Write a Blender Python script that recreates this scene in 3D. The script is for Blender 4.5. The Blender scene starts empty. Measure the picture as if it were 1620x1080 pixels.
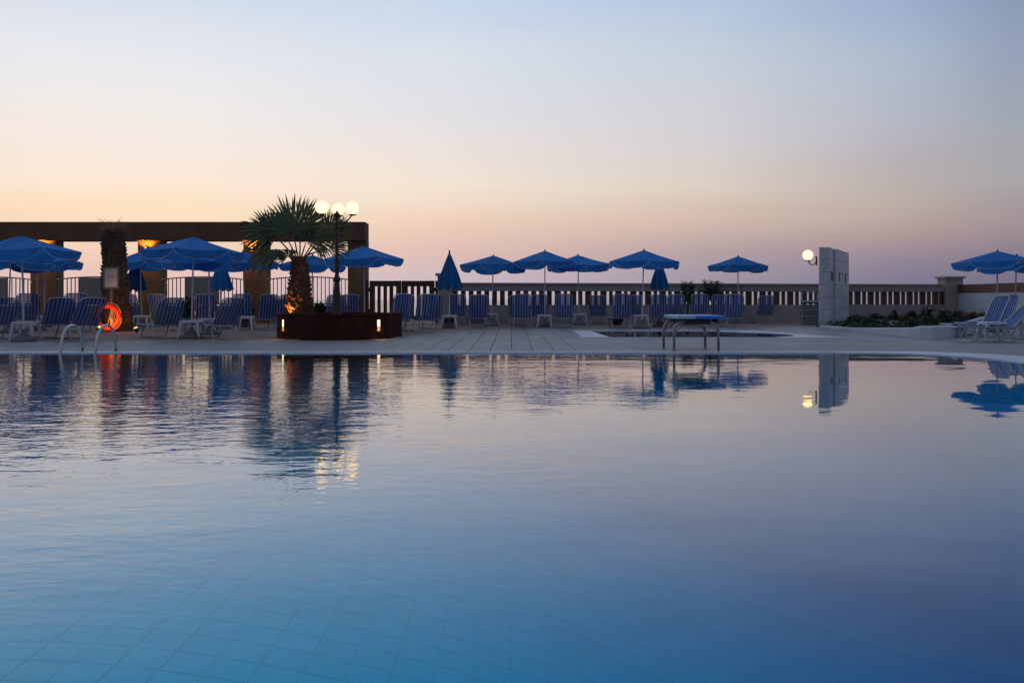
import bpy, math, random
from mathutils import Vector, Matrix
from mathutils.geometry import tessellate_polygon

random.seed(7)
R = math.radians
PI = math.pi
scene = bpy.context.scene
col = scene.collection

# ------------------------------------------------------------------ camera
F, H, HY = 1300.0, 0.95, 474.0            # focal length in photo pixels, eye height, horizon row
cam_data = bpy.data.cameras.new('camera')
cam = bpy.data.objects.new('camera', cam_data)
col.objects.link(cam)
cam.location = (0, 0, H)
cam.rotation_euler = (R(90), 0, 0)
cam_data.sensor_width = 36
cam_data.lens = F / 1620 * 36
cam_data.shift_y = -(540 - HY) / 1620
cam_data.clip_start = 0.05
cam_data.clip_end = 60000
scene.camera = cam


def dep(py, z=0.0):
    return F * (H - z) / (py - HY)


def at(px, Y):
    return (px - 810) / F * Y


def hz(py, Y):
    return H - (py - HY) / F * Y


# ------------------------------------------------------------------ view, sky
scene.view_settings.view_transform = 'Standard'
scene.view_settings.look = 'None'
scene.view_settings.exposure = 0
scene.view_settings.gamma = 1
scene.view_settings.use_curve_mapping = False
scene.cycles.max_bounces = 8
scene.cycles.transparent_max_bounces = 16
scene.cycles.volume_bounces = 0
scene.cycles.sample_clamp_indirect = 4


def lin(c):
    out = []
    for v in c:
        v = v / 255
        out.append(v / 12.92 if v <= 0.04045 else ((v + 0.055) / 1.055) ** 2.4)
    return tuple(out) + (1,)


world = bpy.data.worlds.new('World')
scene.world = world
world.use_nodes = True
wt = world.node_tree
for n in list(wt.nodes):
    wt.nodes.remove(n)


def wn(t, **k):
    n = wt.nodes.new(t)
    for a, b in k.items():
        setattr(n, a, b)
    return n


def wmath(op, a, b=None):
    n = wn('ShaderNodeMath', operation=op)
    for i, v in enumerate((a, b)):
        if v is None:
            continue
        if isinstance(v, (int, float)):
            n.inputs[i].default_value = v
        else:
            wt.links.new(v, n.inputs[i])
    return n.outputs[0]


tc = wn('ShaderNodeTexCoord')
sep = wn('ShaderNodeSeparateXYZ')
wt.links.new(tc.outputs['Generated'], sep.inputs[0])
elev = wmath('ARCSINE', sep.outputs[2])
# faint streaks of high haze
wmap = wn('ShaderNodeMapping')
wmap.inputs['Scale'].default_value = (2.2, 2.2, 16)
wt.links.new(tc.outputs['Generated'], wmap.inputs[0])
wnoi = wn('ShaderNodeTexNoise')
wnoi.inputs['Scale'].default_value = 1.6
wnoi.inputs['Detail'].default_value = 4
wt.links.new(wmap.outputs[0], wnoi.inputs['Vector'])
wob = wmath('MULTIPLY', wmath('SUBTRACT', wnoi.outputs[0], 0.5), 0.045)
elev_n = wmath('DIVIDE', wmath('ABSOLUTE', wmath('ADD', elev, wmath('MULTIPLY', wob, wmath('SMOOTH_MIN', wmath('MULTIPLY', wmath('ABSOLUTE', elev), 6), 1)))), PI / 2)
SUN_AZ = R(-25)                              # where the sun has gone down, left of the view
hl = wmath('SQRT', wmath('ADD', wmath('MULTIPLY', sep.outputs[0], sep.outputs[0]), wmath('MULTIPLY', sep.outputs[1], sep.outputs[1])))
dot = wmath('ADD', wmath('MULTIPLY', sep.outputs[0], math.sin(SUN_AZ)), wmath('MULTIPLY', sep.outputs[1], math.cos(SUN_AZ)))
ang = wmath('ARCCOSINE', wmath('MINIMUM', wmath('MAXIMUM', wmath('DIVIDE', dot, wmath('MAXIMUM', hl, 1e-4)), -0.9999), 0.9999))

SKY = [  # angle from the sunset, [(elevation, colour as it shows)]
    (3.6, [(0, (222, 188, 186)), (1.6, (232, 196, 186)), (3.2, (246, 212, 188)), (5.6, (253, 225, 192)), (7.2, (253, 232, 212)), (9.8, (247, 234, 226)), (12.5, (240, 236, 233)), (14.5, (232, 234, 237)), (17.6, (220, 225, 237)), (19.8, (207, 222, 236)), (30, (184, 200, 222)), (50, (152, 172, 202)), (90, (118, 138, 170))]),
    (19.9, [(0, (200, 184, 194)), (1.5, (206, 188, 194)), (3.2, (223, 190, 182)), (5.4, (239, 208, 186)), (7.6, (244, 228, 210)), (10.2, (236, 226, 222)), (12.8, (226, 226, 228)), (16.2, (220, 225, 234)), (19.9, (202, 216, 236)), (30, (176, 192, 216)), (50, (148, 168, 198)), (90, (118, 138, 170))]),
    (38.5, [(0, (152, 145, 163)), (1.5, (160, 150, 164)), (3.2, (180, 160, 164)), (5.3, (211, 187, 174)), (7.4, (220, 206, 194)), (10, (214, 208, 208)), (12.5, (208, 208, 215)), (16.7, (195, 207, 221)), (19.6, (181, 197, 223)), (30, (152, 168, 200)), (50, (136, 155, 186)), (90, (118, 138, 170))]),
    (50.4, [(0, (124, 120, 142)), (1.2, (126, 122, 143)), (2.1, (140, 130, 148)), (4.1, (174, 150, 151)), (6, (188, 174, 166)), (8.8, (182, 176, 181)), (10.7, (182, 183, 194)), (14.5, (174, 187, 205)), (18.3, (158, 175, 206)), (30, (112, 138, 180)), (50, (116, 140, 176)), (90, (118, 138, 170))]),
    (56.3, [(0, (112, 108, 132)), (1.2, (118, 112, 134)), (2.8, (140, 128, 142)), (4.7, (164, 148, 150)), (7.3, (170, 167, 169)), (10.2, (163, 168, 177)), (13.8, (152, 163, 184)), (17.4, (139, 156, 183)), (30, (88, 120, 166)), (50, (102, 128, 167)), (90, (118, 138, 170))]),
    (125, [(0, (98, 98, 112)), (4, (112, 106, 118)), (10, (122, 118, 132)), (20, (120, 126, 148)), (40, (116, 132, 160)), (90, (118, 138, 170))]),
]
prev = None
prev_ang = None
for a_deg, stops in SKY:
    rp = wn('ShaderNodeValToRGB')
    rp.color_ramp.interpolation = 'LINEAR'
    els = rp.color_ramp.elements
    while len(els) < len(stops):
        els.new(0.5)
    for e_, (el, c) in zip(els, stops):
        e_.position = el / 90
    for e_, (el, c) in zip(els, stops):
        e_.color = lin(c)
    wt.links.new(elev_n, rp.inputs[0])
    if prev is None:
        prev = rp.outputs[0]
    else:
        mr = wn('ShaderNodeMapRange', interpolation_type='LINEAR')
        wt.links.new(ang, mr.inputs['Value'])
        mr.inputs['From Min'].default_value = R(prev_ang)
        mr.inputs['From Max'].default_value = R(a_deg)
        mx = wn('ShaderNodeMix', data_type='RGBA')
        wt.links.new(mr.outputs[0], mx.inputs['Factor'])
        wt.links.new(prev, mx.inputs['A'])
        wt.links.new(rp.outputs[0], mx.inputs['B'])
        prev = mx.outputs['Result']
    prev_ang = a_deg
bg = wn('ShaderNodeBackground')
bg.inputs['Strength'].default_value = 1.0
wt.links.new(prev, bg.inputs['Color'])
wo = wn('ShaderNodeOutputWorld')
wt.links.new(bg.outputs[0], wo.inputs[0])
try:
    world.cycles.sampling_method = 'MANUAL'
    world.cycles.sample_map_resolution = 512
except Exception:
    pass

# ------------------------------------------------------------------ materials
MATS = {}


def nodes_of(name):
    m = bpy.data.materials.new(name)
    m.use_nodes = True
    t = m.node_tree
    b = t.nodes['Principled BSDF']
    MATS[name] = m
    return m, t, b


def mk(name, c, rough=0.6, var=0.18, scale=6.0, metal=0.0, bump=0.0, bscale=None, island=0.0, emis=None, es=0.0, spec=0.5, stretch=(1, 1, 1), detail=5):
    """principled surface with noise in its colour, fine relief and (island) a shade of its own per piece"""
    m, t, b = nodes_of(name)
    N, L = t.nodes, t.links
    co = N.new('ShaderNodeTexCoord')
    mp = N.new('ShaderNodeMapping')
    mp.inputs['Scale'].default_value = stretch
    L.new(co.outputs['Object'], mp.inputs[0])
    no = N.new('ShaderNodeTexNoise')
    no.inputs['Scale'].default_value = scale
    no.inputs['Detail'].default_value = detail
    no.inputs['Roughness'].default_value = 0.65
    L.new(mp.outputs[0], no.inputs['Vector'])
    rp = N.new('ShaderNodeValToRGB')
    rp.color_ramp.elements[0].position = 0.3
    rp.color_ramp.elements[1].position = 0.7
    rp.color_ramp.elements[0].color = tuple(v * (1 - var) for v in c) + (1,)
    rp.color_ramp.elements[1].color = tuple(min(1, v * (1 + var)) for v in c) + (1,)
    L.new(no.outputs[0], rp.inputs[0])
    out = rp.outputs[0]
    if island:
        ge = N.new('ShaderNodeNewGeometry')
        oi = N.new('ShaderNodeObjectInfo')
        ad = N.new('ShaderNodeMath'); ad.operation = 'ADD'
        L.new(ge.outputs['Random Per Island'], ad.inputs[0])
        L.new(oi.outputs['Random'], ad.inputs[1])
        fr = N.new('ShaderNodeMath'); fr.operation = 'FRACT'
        L.new(ad.outputs[0], fr.inputs[0])
        mr = N.new('ShaderNodeMapRange')
        mr.inputs['To Min'].default_value = 1 - island
        mr.inputs['To Max'].default_value = 1 + island
        L.new(fr.outputs[0], mr.inputs['Value'])
        vm = N.new('ShaderNodeVectorMath'); vm.operation = 'SCALE'
        L.new(out, vm.inputs[0])
        L.new(mr.outputs[0], vm.inputs['Scale'])
        out = vm.outputs[0]
    L.new(out, b.inputs['Base Color'])
    b.inputs['Roughness'].default_value = rough
    b.inputs['Metallic'].default_value = metal
    b.inputs['Specular IOR Level'].default_value = spec
    if bump:
        n2 = N.new('ShaderNodeTexNoise')
        n2.inputs['Scale'].default_value = bscale or scale * 6
        n2.inputs['Detail'].default_value = 4
        L.new(mp.outputs[0], n2.inputs['Vector'])
        bp = N.new('ShaderNodeBump')
        bp.inputs['Strength'].default_value = bump
        bp.inputs['Distance'].default_value = 0.02
        L.new(n2.outputs[0], bp.inputs['Height'])
        L.new(bp.outputs[0], b.inputs['Normal'])
    if emis:
        b.inputs['Emission Color'].default_value = tuple(emis) + (1,)
        b.inputs['Emission Strength'].default_value = es
    return m


mk('tile_grey', (0.3, 0.268, 0.255), 0.55, 0.2, 0.6, bump=0.15, bscale=40, island=0.07)
mk('ground_grout', (0.13, 0.125, 0.12), 0.85, 0.2, 3, bump=0.2)
mk('terrace', (0.29, 0.175, 0.125), 0.75, 0.25, 1.2, bump=0.3, bscale=18)
mk('edging', (0.46, 0.42, 0.37), 0.7, 0.15, 4)
mk('white_coping', (0.62, 0.63, 0.66), 0.5, 0.1, 2.0, bump=0.1, bscale=60)
mk('grate_white', (0.72, 0.72, 0.74), 0.4, 0.05)
mk('gap_shade', (0.03, 0.03, 0.035), 0.8, 0.1)  # shade between the grating bars as a colour
mk('pool_tile', (0.32, 0.86, 0.97), 0.35, 0.04, 1.5, island=0.03)
mk('pool_grout', (0.3, 0.835, 0.945), 0.7, 0.1)
mk('drain_dark', (0.2, 0.55, 0.66), 0.6, 0.1)
mk('aluminium', (0.42, 0.43, 0.45), 0.35, 0.1, 20, metal=0.8)
mk('steel', (0.5, 0.49, 0.48), 0.24, 0.12, 9, metal=0.95)
mk('steel_dull', (0.36, 0.31, 0.28), 0.38, 0.2, 9, metal=0.8)
mk('white_pole', (0.6, 0.6, 0.63), 0.4, 0.06)
mk('white_plastic', (0.62, 0.64, 0.68), 0.42, 0.05, 10)
mk('concrete_base', (0.16, 0.155, 0.15), 0.85, 0.2, 8, bump=0.3)
mk('dark_rubber', (0.03, 0.03, 0.032), 0.7, 0.2)
mk('piping', (0.55, 0.58, 0.62), 0.7, 0.05)
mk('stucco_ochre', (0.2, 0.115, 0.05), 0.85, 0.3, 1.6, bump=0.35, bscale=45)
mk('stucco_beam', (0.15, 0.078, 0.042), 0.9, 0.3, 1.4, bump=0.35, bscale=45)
mk('seam_dark', (0.06, 0.04, 0.025), 0.9, 0.1)
mk('fence_render', (0.35, 0.305, 0.275), 0.85, 0.14, 1.3, bump=0.3, bscale=40)
mk('fence_cap', (0.33, 0.295, 0.265), 0.8, 0.15, 2, bump=0.2)
mk('baluster_brown', (0.1, 0.055, 0.03), 0.75, 0.2, 5, island=0.15)
mk('gate_wood', (0.07, 0.03, 0.017), 0.6, 0.25, 4, stretch=(8, 8, 1), island=0.12)
mk('wood_board', (0.11, 0.036, 0.02), 0.6, 0.3, 3, stretch=(8, 1, 8), island=0.08)
mk('white_wall', (0.6, 0.61, 0.62), 0.85, 0.08, 1.2, bump=0.2, bscale=30)
mk('kerb_white', (0.55, 0.58, 0.62), 0.8, 0.1, 2, bump=0.2, bscale=30)
mk('rail_metal', (0.2, 0.19, 0.185), 0.5, 0.1, metal=0.3)
mk('panel_grey', (0.235, 0.225, 0.19), 0.7, 0.08, 1.0)
mk('planter_brick', (0.055, 0.016, 0.009), 0.85, 0.35, 5, bump=0.4, bscale=30, spec=0.15)
mk('soil', (0.05, 0.036, 0.026), 0.95, 0.4, 6, bump=0.5)
mk('lamp_black', (0.018, 0.019, 0.02), 0.35, 0.2, 12)
mk('marble', (0.54, 0.565, 0.595), 0.4, 0.12, 3, island=0.08, stretch=(1, 1, 0.4))
mk('trunk_brown', (0.13, 0.072, 0.042), 0.9, 0.35, 8, bump=0.6, bscale=24)
mk('husk', (0.17, 0.09, 0.05), 0.9, 0.35, 9, bump=0.4, island=0.3)
mk('husk_dry', (0.085, 0.055, 0.038), 0.95, 0.35, 9, bump=0.4, island=0.35)
mk('fibre', (0.3, 0.2, 0.12), 0.95, 0.2)
mk('palm_leaf', (0.062, 0.095, 0.036), 0.5, 0.3, 3, island=0.3)
mk('palm_stalk', (0.09, 0.11, 0.04), 0.55, 0.25, 5)
mk('leaf_dark', (0.035, 0.06, 0.025), 0.6, 0.3, 3, island=0.45)
mk('leaf_mid', (0.06, 0.085, 0.03), 0.6, 0.3, 3, island=0.45)
mk('leaf_rust', (0.12, 0.06, 0.025), 0.6, 0.3, 3, island=0.45)
mk('leaf_purple', (0.05, 0.03, 0.035), 0.6, 0.3, 3, island=0.4)
mk('petal_white', (0.7, 0.66, 0.62), 0.7, 0.1)
mk('petal_red', (0.35, 0.05, 0.04), 0.7, 0.1)
mk('stem', (0.07, 0.06, 0.03), 0.8, 0.3)
mk('buoy_red', (0.62, 0.045, 0.015), 0.45, 0.12, 6)
mk('rope', (0.6, 0.5, 0.3), 0.9, 0.1)
mk('sign_frame', (0.14, 0.17, 0.18), 0.5, 0.1)
mk('sign_paper', (0.5, 0.5, 0.5), 0.6, 0.04)
mk('sign_ink', (0.26, 0.26, 0.27), 0.7, 0.02)
mk('board_blue', (0.02, 0.2, 0.62), 0.45, 0.08, 4)
mk('board_pale', (0.3, 0.52, 0.6), 0.45, 0.1, 6)
mk('black_box', (0.015, 0.015, 0.016), 0.6, 0.2)
mk('pot_dark', (0.025, 0.022, 0.02), 0.7, 0.2)
mk('sandstone_seat', (0.3, 0.3, 0.31), 0.8, 0.1)
mk('shrub_core', (0.02, 0.03, 0.015), 0.9, 0.3)


def emitter(name, c, s):
    m = bpy.data.materials.new(name)
    m.use_nodes = True
    t = m.node_tree
    t.nodes.remove(t.nodes['Principled BSDF'])
    e = t.nodes.new('ShaderNodeEmission')
    e.inputs[0].default_value = tuple(c) + (1,)
    e.inputs[1].default_value = s
    t.links.new(e.outputs[0], t.nodes['Material Output'].inputs[0])
    MATS[name] = m


emitter('globe_glow', (1.0, 0.72, 0.38), 2.7)
_t = MATS['globe_glow'].node_tree
_lw = _t.nodes.new('ShaderNodeLayerWeight'); _lw.inputs['Blend'].default_value = 0.5
_rp = _t.nodes.new('ShaderNodeValToRGB')
_rp.color_ramp.elements[0].position = 0.35; _rp.color_ramp.elements[0].color = (1.0, 0.67, 0.31, 1)
_rp.color_ramp.elements[1].position = 1.0; _rp.color_ramp.elements[1].color = (0.45, 0.27, 0.1, 1)
_t.links.new(_lw.outputs['Facing'], _rp.inputs[0])
_t.links.new(_rp.outputs[0], [n for n in _t.nodes if n.type == 'EMISSION'][0].inputs[0])
emitter('spot_glow', (1.0, 0.55, 0.14), 2.6)
emitter('step_glow', (1.0, 0.78, 0.42), 2.2)
emitter('step_glow_low', (1.0, 0.5, 0.08), 0.9)
emitter('sconce_glow', (1.0, 0.5, 0.1), 2.5)


def fabric(name, c, trans=0.25):
    m, t, b = nodes_of(name)
    N, L = t.nodes, t.links
    co = N.new('ShaderNodeTexCoord')
    no = N.new('ShaderNodeTexNoise'); no.inputs['Scale'].default_value = 3; no.inputs['Detail'].default_value = 5
    L.new(co.outputs['Object'], no.inputs['Vector'])
    oi = N.new('ShaderNodeObjectInfo')
    rp = N.new('ShaderNodeValToRGB')
    rp.color_ramp.elements[0].position = 0.3; rp.color_ramp.elements[1].position = 0.72
    rp.color_ramp.elements[0].color = tuple(v * 0.84 for v in c) + (1,)
    rp.color_ramp.elements[1].color = tuple(v * 1.14 for v in c) + (1,)
    L.new(no.outputs[0], rp.inputs[0])
    mr = N.new('ShaderNodeMapRange'); mr.inputs['To Min'].default_value = 0.82; mr.inputs['To Max'].default_value = 1.15
    L.new(oi.outputs['Random'], mr.inputs['Value'])
    vm = N.new('ShaderNodeVectorMath'); vm.operation = 'SCALE'
    L.new(rp.outputs[0], vm.inputs[0]); L.new(mr.outputs[0], vm.inputs['Scale'])
    L.new(vm.outputs[0], b.inputs['Base Color'])
    b.inputs['Roughness'].default_value = 0.8
    b.inputs['Specular IOR Level'].default_value = 0.2
    wv = N.new('ShaderNodeTexNoise'); wv.inputs['Scale'].default_value = 7; wv.inputs['Detail'].default_value = 2
    L.new(co.outputs['Object'], wv.inputs['Vector'])
    bp = N.new('ShaderNodeBump'); bp.inputs['Strength'].default_value = 0.35; bp.inputs['Distance'].default_value = 0.04
    L.new(wv.outputs[0], bp.inputs['Height']); L.new(bp.outputs[0], b.inputs['Normal'])
    tr = N.new('ShaderNodeBsdfTranslucent')
    L.new(vm.outputs[0], tr.inputs[0])
    mx = N.new('ShaderNodeMixShader'); mx.inputs[0].default_value = trans
    L.new(b.outputs[0], mx.inputs[1]); L.new(tr.outputs[0], mx.inputs[2])
    L.new(mx.outputs[0], N['Material Output'].inputs[0])


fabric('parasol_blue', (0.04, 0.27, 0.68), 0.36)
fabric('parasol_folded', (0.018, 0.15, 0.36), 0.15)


def sling():
    m, t, b = nodes_of('sling_stripe')
    N, L = t.nodes, t.links
    co = N.new('ShaderNodeTexCoord')
    sp = N.new('ShaderNodeSeparateXYZ'); L.new(co.outputs['Object'], sp.inputs[0])
    mu = N.new('ShaderNodeMath'); mu.operation = 'MULTIPLY'; mu.inputs[1].default_value = 2 * PI / 0.088
    L.new(sp.outputs[0], mu.inputs[0])
    sn = N.new('ShaderNodeMath'); sn.operation = 'COSINE'; L.new(mu.outputs[0], sn.inputs[0])
    rp = N.new('ShaderNodeValToRGB')
    e = rp.color_ramp.elements
    e[0].position = 0.0; e[0].color = (0.013, 0.034, 0.21, 1)
    e[1].position = 1.0; e[1].color = (0.2, 0.29, 0.48, 1)
    a = e.new(0.42); a.color = (0.016, 0.04, 0.225, 1)
    a = e.new(0.54); a.color = (0.17, 0.255, 0.45, 1)
    mr = N.new('ShaderNodeMapRange'); mr.inputs['From Min'].default_value = -1; mr.inputs['From Max'].default_value = 1
    L.new(sn.outputs[0], mr.inputs['Value']); L.new(mr.outputs[0], rp.inputs[0])
    L.new(rp.outputs[0], b.inputs['Base Color'])
    b.inputs['Roughness'].default_value = 0.8
    b.inputs['Specular IOR Level'].default_value = 0.2
    tp = N.new('ShaderNodeBsdfTransparent')
    mx = N.new('ShaderNodeMixShader'); mx.inputs[0].default_value = 0.13
    L.new(b.outputs[0], mx.inputs[1]); L.new(tp.outputs[0], mx.inputs[2])
    L.new(mx.outputs[0], N['Material Output'].inputs[0])


sling()


def water(name, absorb, dens, ripple_far, ripple_near):
    m = bpy.data.materials.new(name); m.use_nodes = True
    t = m.node_tree; N, L = t.nodes, t.links
    N.remove(N['Principled BSDF'])
    MATS[name] = m

    def mth(op, a, b=None, c=None):
        n = N.new('ShaderNodeMath'); n.operation = op
        for i, v in enumerate((a, b, c)):
            if v is None: continue
            if isinstance(v, (int, float)): n.inputs[i].default_value = v
            else: L.new(v, n.inputs[i])
        return n.outputs[0]
    co = N.new('ShaderNodeTexCoord')
    heights = []
    for sc, st, rot, det in ((1.7, (1, 2.2, 1), 8, 3), (5.2, (1, 1.9, 1), -10, 3), (0.5, (1, 1.4, 1), 20, 2)):
        mp = N.new('ShaderNodeMapping'); mp.inputs['Scale'].default_value = st; mp.inputs['Rotation'].default_value = (0, 0, R(rot))
        L.new(co.outputs['Object'], mp.inputs[0])
        no = N.new('ShaderNodeTexNoise'); no.inputs['Scale'].default_value = sc; no.inputs['Detail'].default_value = det
        no.inputs['Distortion'].default_value = 0.4
        L.new(mp.outputs[0], no.inputs['Vector'])
        heights.append(no.outputs[0])
    # a light breeze ruffles the far and left water; the near right lies almost still
    sp = N.new('ShaderNodeSeparateXYZ'); L.new(co.outputs['Object'], sp.inputs[0])
    big = N.new('ShaderNodeTexNoise'); big.inputs['Scale'].default_value = 0.35; big.inputs['Detail'].default_value = 2
    L.new(co.outputs['Object'], big.inputs['Vector'])
    q = mth('ADD', mth('SUBTRACT', mth('MULTIPLY', sp.outputs[1], 0.085), mth('MULTIPLY', sp.outputs[0], 0.15)), mth('MULTIPLY', mth('SUBTRACT', big.outputs[0], 0.5), 1.0))
    mr = N.new('ShaderNodeMapRange'); mr.interpolation_type = 'SMOOTHSTEP'
    mr.inputs['From Min'].default_value = 0.1; mr.inputs['From Max'].default_value = 1.35
    mr.inputs['To Min'].default_value = ripple_near; mr.inputs['To Max'].default_value = ripple_far
    L.new(q, mr.inputs['Value'])
    h = mth('ADD', mth('ADD', mth('MULTIPLY', heights[0], 0.012), mth('MULTIPLY', heights[1], 0.0068)), 0.0)
    h = mth('MULTIPLY', h, mth('MAXIMUM', mth('SUBTRACT', 1.4, mth('MULTIPLY', sp.outputs[1], 0.09)), 0.24))
    h = mth('ADD', mth('MULTIPLY', h, mr.outputs[0]), mth('MULTIPLY', heights[2], 0.006 if ripple_far > 0.5 else 0.0004))
    bp = N.new('ShaderNodeBump'); bp.inputs['Strength'].default_value = 1.0; bp.inputs['Distance'].default_value = 1.0
    L.new(h, bp.inputs['Height'])
    lw = N.new('ShaderNodeLayerWeight'); lw.inputs['Blend'].default_value = 0.5
    L.new(bp.outputs[0], lw.inputs['Normal'])
    fac_ = mth('ADD', lw.outputs['Facing'], mth('MULTIPLY', mth('MULTIPLY', mr.outputs[0], 0.32), mth('SUBTRACT', 1.0, lw.outputs['Facing'])))
    fres = mth('MINIMUM', mth('ADD', mth('MULTIPLY', mth('POWER', mth('MAXIMUM', mth('DIVIDE', mth('SUBTRACT', fac_, 0.46), 0.54), 0.0), 2.1), 1.16), 0.006), 1.0)
    gl = N.new('ShaderNodeBsdfGlossy'); gl.inputs['Roughness'].default_value = 0.012
    L.new(bp.outputs[0], gl.inputs['Normal'])
    tp = N.new('ShaderNodeBsdfTransparent'); tp.inputs[0].default_value = (0.97, 0.985, 0.99, 1)
    mx = N.new('ShaderNodeMixShader')
    L.new(fres, mx.inputs[0]); L.new(tp.outputs[0], mx.inputs[1]); L.new(gl.outputs[0], mx.inputs[2])
    L.new(mx.outputs[0], N['Material Output'].inputs[0])
    va = N.new('ShaderNodeVolumeAbsorption')
    va.inputs['Color'].default_value = tuple(absorb) + (1,)
    va.inputs['Density'].default_value = dens
    L.new(va.outputs[0], N['Material Output'].inputs['Volume'])


water('pool_water', (0.0, 0.95, 0.974), 1.3, 1.0, 0.03)
water('small_pool_water', (0.0, 0.7, 0.84), 1.8, 0.05, 0.05)


def sea_mat():
    m, t, b = nodes_of('sea_water')
    N, L = t.nodes, t.links
    b.inputs['Base Color'].default_value = (0.05, 0.1, 0.17, 1)
    b.inputs['Roughness'].default_value = 0.22
    co = N.new('ShaderNodeTexCoord')
    mp = N.new('ShaderNodeMapping'); mp.inputs['Scale'].default_value = (0.06, 0.16, 1)
    L.new(co.outputs['Object'], mp.inputs[0])
    no = N.new('ShaderNodeTexNoise'); no.inputs['Scale'].default_value = 4; no.inputs['Detail'].default_value = 6
    L.new(mp.outputs[0], no.inputs['Vector'])
    bp = N.new('ShaderNodeBump'); bp.inputs['Strength'].default_value = 0.25; bp.inputs['Distance'].default_value = 0.5
    L.new(no.outputs[0], bp.inputs['Height']); L.new(bp.outputs[0], b.inputs['Normal'])


sea_mat()


# ------------------------------------------------------------------ mesh helpers
class MB:
    def __init__(self):
        self.v, self.f, self.mi, self.cur = [], [], [], 0

    def add(self, vs, fs):
        o = len(self.v)
        self.v += [tuple(p) for p in vs]
        for f in fs:
            self.f.append([i + o for i in f]); self.mi.append(self.cur)
        return self

    def box(self, x0, x1, y0, y1, z0, z1, M=None):
        vs = [Vector((x, y, z)) for z in (z0, z1) for y in (y0, y1) for x in (x0, x1)]
        if M: vs = [M @ p for p in vs]
        return self.add(vs, [(0, 2, 3, 1), (4, 5, 7, 6), (0, 1, 5, 4), (2, 6, 7, 3), (0, 4, 6, 2), (1, 3, 7, 5)])

    def bevbox(self, x0, x1, y0, y1, z0, z1, b=0.01):
        """box with chamfered top edges"""
        vs = []
        for z, i in ((z0, 0), (z1 - b, 0), (z1, b)):
            vs += [(x0 + i, y0 + i, z), (x1 - i, y0 + i, z), (x1 - i, y1 - i, z), (x0 + i, y1 - i, z)]
        fs = [(3, 2, 1, 0), (8, 9, 10, 11)]
        for k in (0, 4):
            for i in range(4):
                j = (i + 1) % 4
                fs.append((k + i, k + j, k + 4 + j, k + 4 + i))
        return self.add(vs, fs)

    def tube(self, pts, r, n=8, closed=False, caps=True):
        pts = [Vector(p) for p in pts]
        m = len(pts)
        rs = r if isinstance(r, (list, tuple)) else [r] * m
        rings, up = [], None
        for i, p in enumerate(pts):
            if closed: d = pts[(i + 1) % m] - pts[i - 1]
            else: d = pts[min(i + 1, m - 1)] - pts[max(i - 1, 0)]
            d.normalize()
            if up is None:
                up = Vector((0, 0, 1)) if abs(d.z) < 0.9 else Vector((1, 0, 0))
            a = d.cross(up)
            if a.length < 1e-5:
                a = d.cross(Vector((1, 0.3, 0)))
            a.normalize()
            b = a.cross(d).normalized(); up = b
            rings.append([p + (a * math.cos(2 * PI * k / n) + b * math.sin(2 * PI * k / n)) * rs[i] for k in range(n)])
        vs = [q for rg in rings for q in rg]
        fs = []
        for i in range(m if closed else m - 1):
            j = (i + 1) % m
            for k in range(n):
                l = (k + 1) % n
                fs.append((i * n + k, j * n + k, j * n + l, i * n + l))
        if caps and not closed:
            fs.append(tuple(range(n))); fs.append(tuple((m - 1) * n + k for k in reversed(range(n))))
        return self.add(vs, fs)

    def lathe(self, prof, n=16, c=(0, 0, 0), wob=0):
        vs, fs = [], []
        for i, (r, z) in enumerate(prof):
            for k in range(n):
                rr = r * (1 + (random.uniform(-wob, wob) if wob else 0))
                a = 2 * PI * k / n
                vs.append((c[0] + rr * math.cos(a), c[1] + rr * math.sin(a), c[2] + z))
        m = len(prof)
        for i in range(m - 1):
            for k in range(n):
                l = (k + 1) % n
                fs.append((i * n + k, i * n + l, (i + 1) * n + l, (i + 1) * n + k))
        fs.append(tuple(reversed(range(n)))); fs.append(tuple((m - 1) * n + k for k in range(n)))
        return self.add(vs, fs)

    def prism(self, poly, z0, z1):
        n = len(poly)
        vs = [(x, y, z0) for x, y in poly] + [(x, y, z1) for x, y in poly]
        fs = [tuple(reversed(range(n))), tuple(range(n, 2 * n))]
        for i in range(n):
            j = (i + 1) % n
            fs.append((i, j, n + j, n + i))
        return self.add(vs, fs)

    def build(self, name, mats, parent=None, smooth=False):
        me = bpy.data.meshes.new(name)
        me.from_pydata(self.v, [], self.f)
        for mm in (mats if isinstance(mats, (list, tuple)) else [mats]):
            me.materials.append(MATS[mm])
        if any(self.mi):
            me.polygons.foreach_set('material_index', self.mi)
        if smooth:
            me.polygons.foreach_set('use_smooth', [True] * len(me.polygons))
        me.update()
        o = bpy.data.objects.new(name, me)
        col.objects.link(o)
        if parent: o.parent = parent
        return o


def tag(o, label, cat, group=None):
    o['label'] = label; o['category'] = cat
    if group: o['group'] = group
    return o


def thing(name, label, cat, loc=(0, 0, 0), rz=0.0, group=None):
    o = bpy.data.objects.new(name, None)
    o.empty_display_size = 0.2
    col.objects.link(o)
    o.location = loc; o.rotation_euler = (0, 0, rz)
    return tag(o, label, cat, group)


KIDS = {}


def kids(o):
    return list(o.children)


def dup(root, label=None):
    def cp(o, par):
        c = o.copy(); col.objects.link(c)
        if par: c.parent = par
        for ch in kids(o): cp(ch, c)
        return c
    r = cp(root, None)
    if label: r['label'] = label
    return r


def structure(o):
    o['kind'] = 'structure'; return o


def stuff(o):
    o['kind'] = 'stuff'; return o


def arc(cx, cy, r, a0, a1, n):
    return [(cx + r * math.cos(R(a0 + (a1 - a0) * i / n)), cy + r * math.sin(R(a0 + (a1 - a0) * i / n))) for i in range(n + 1)]


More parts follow.
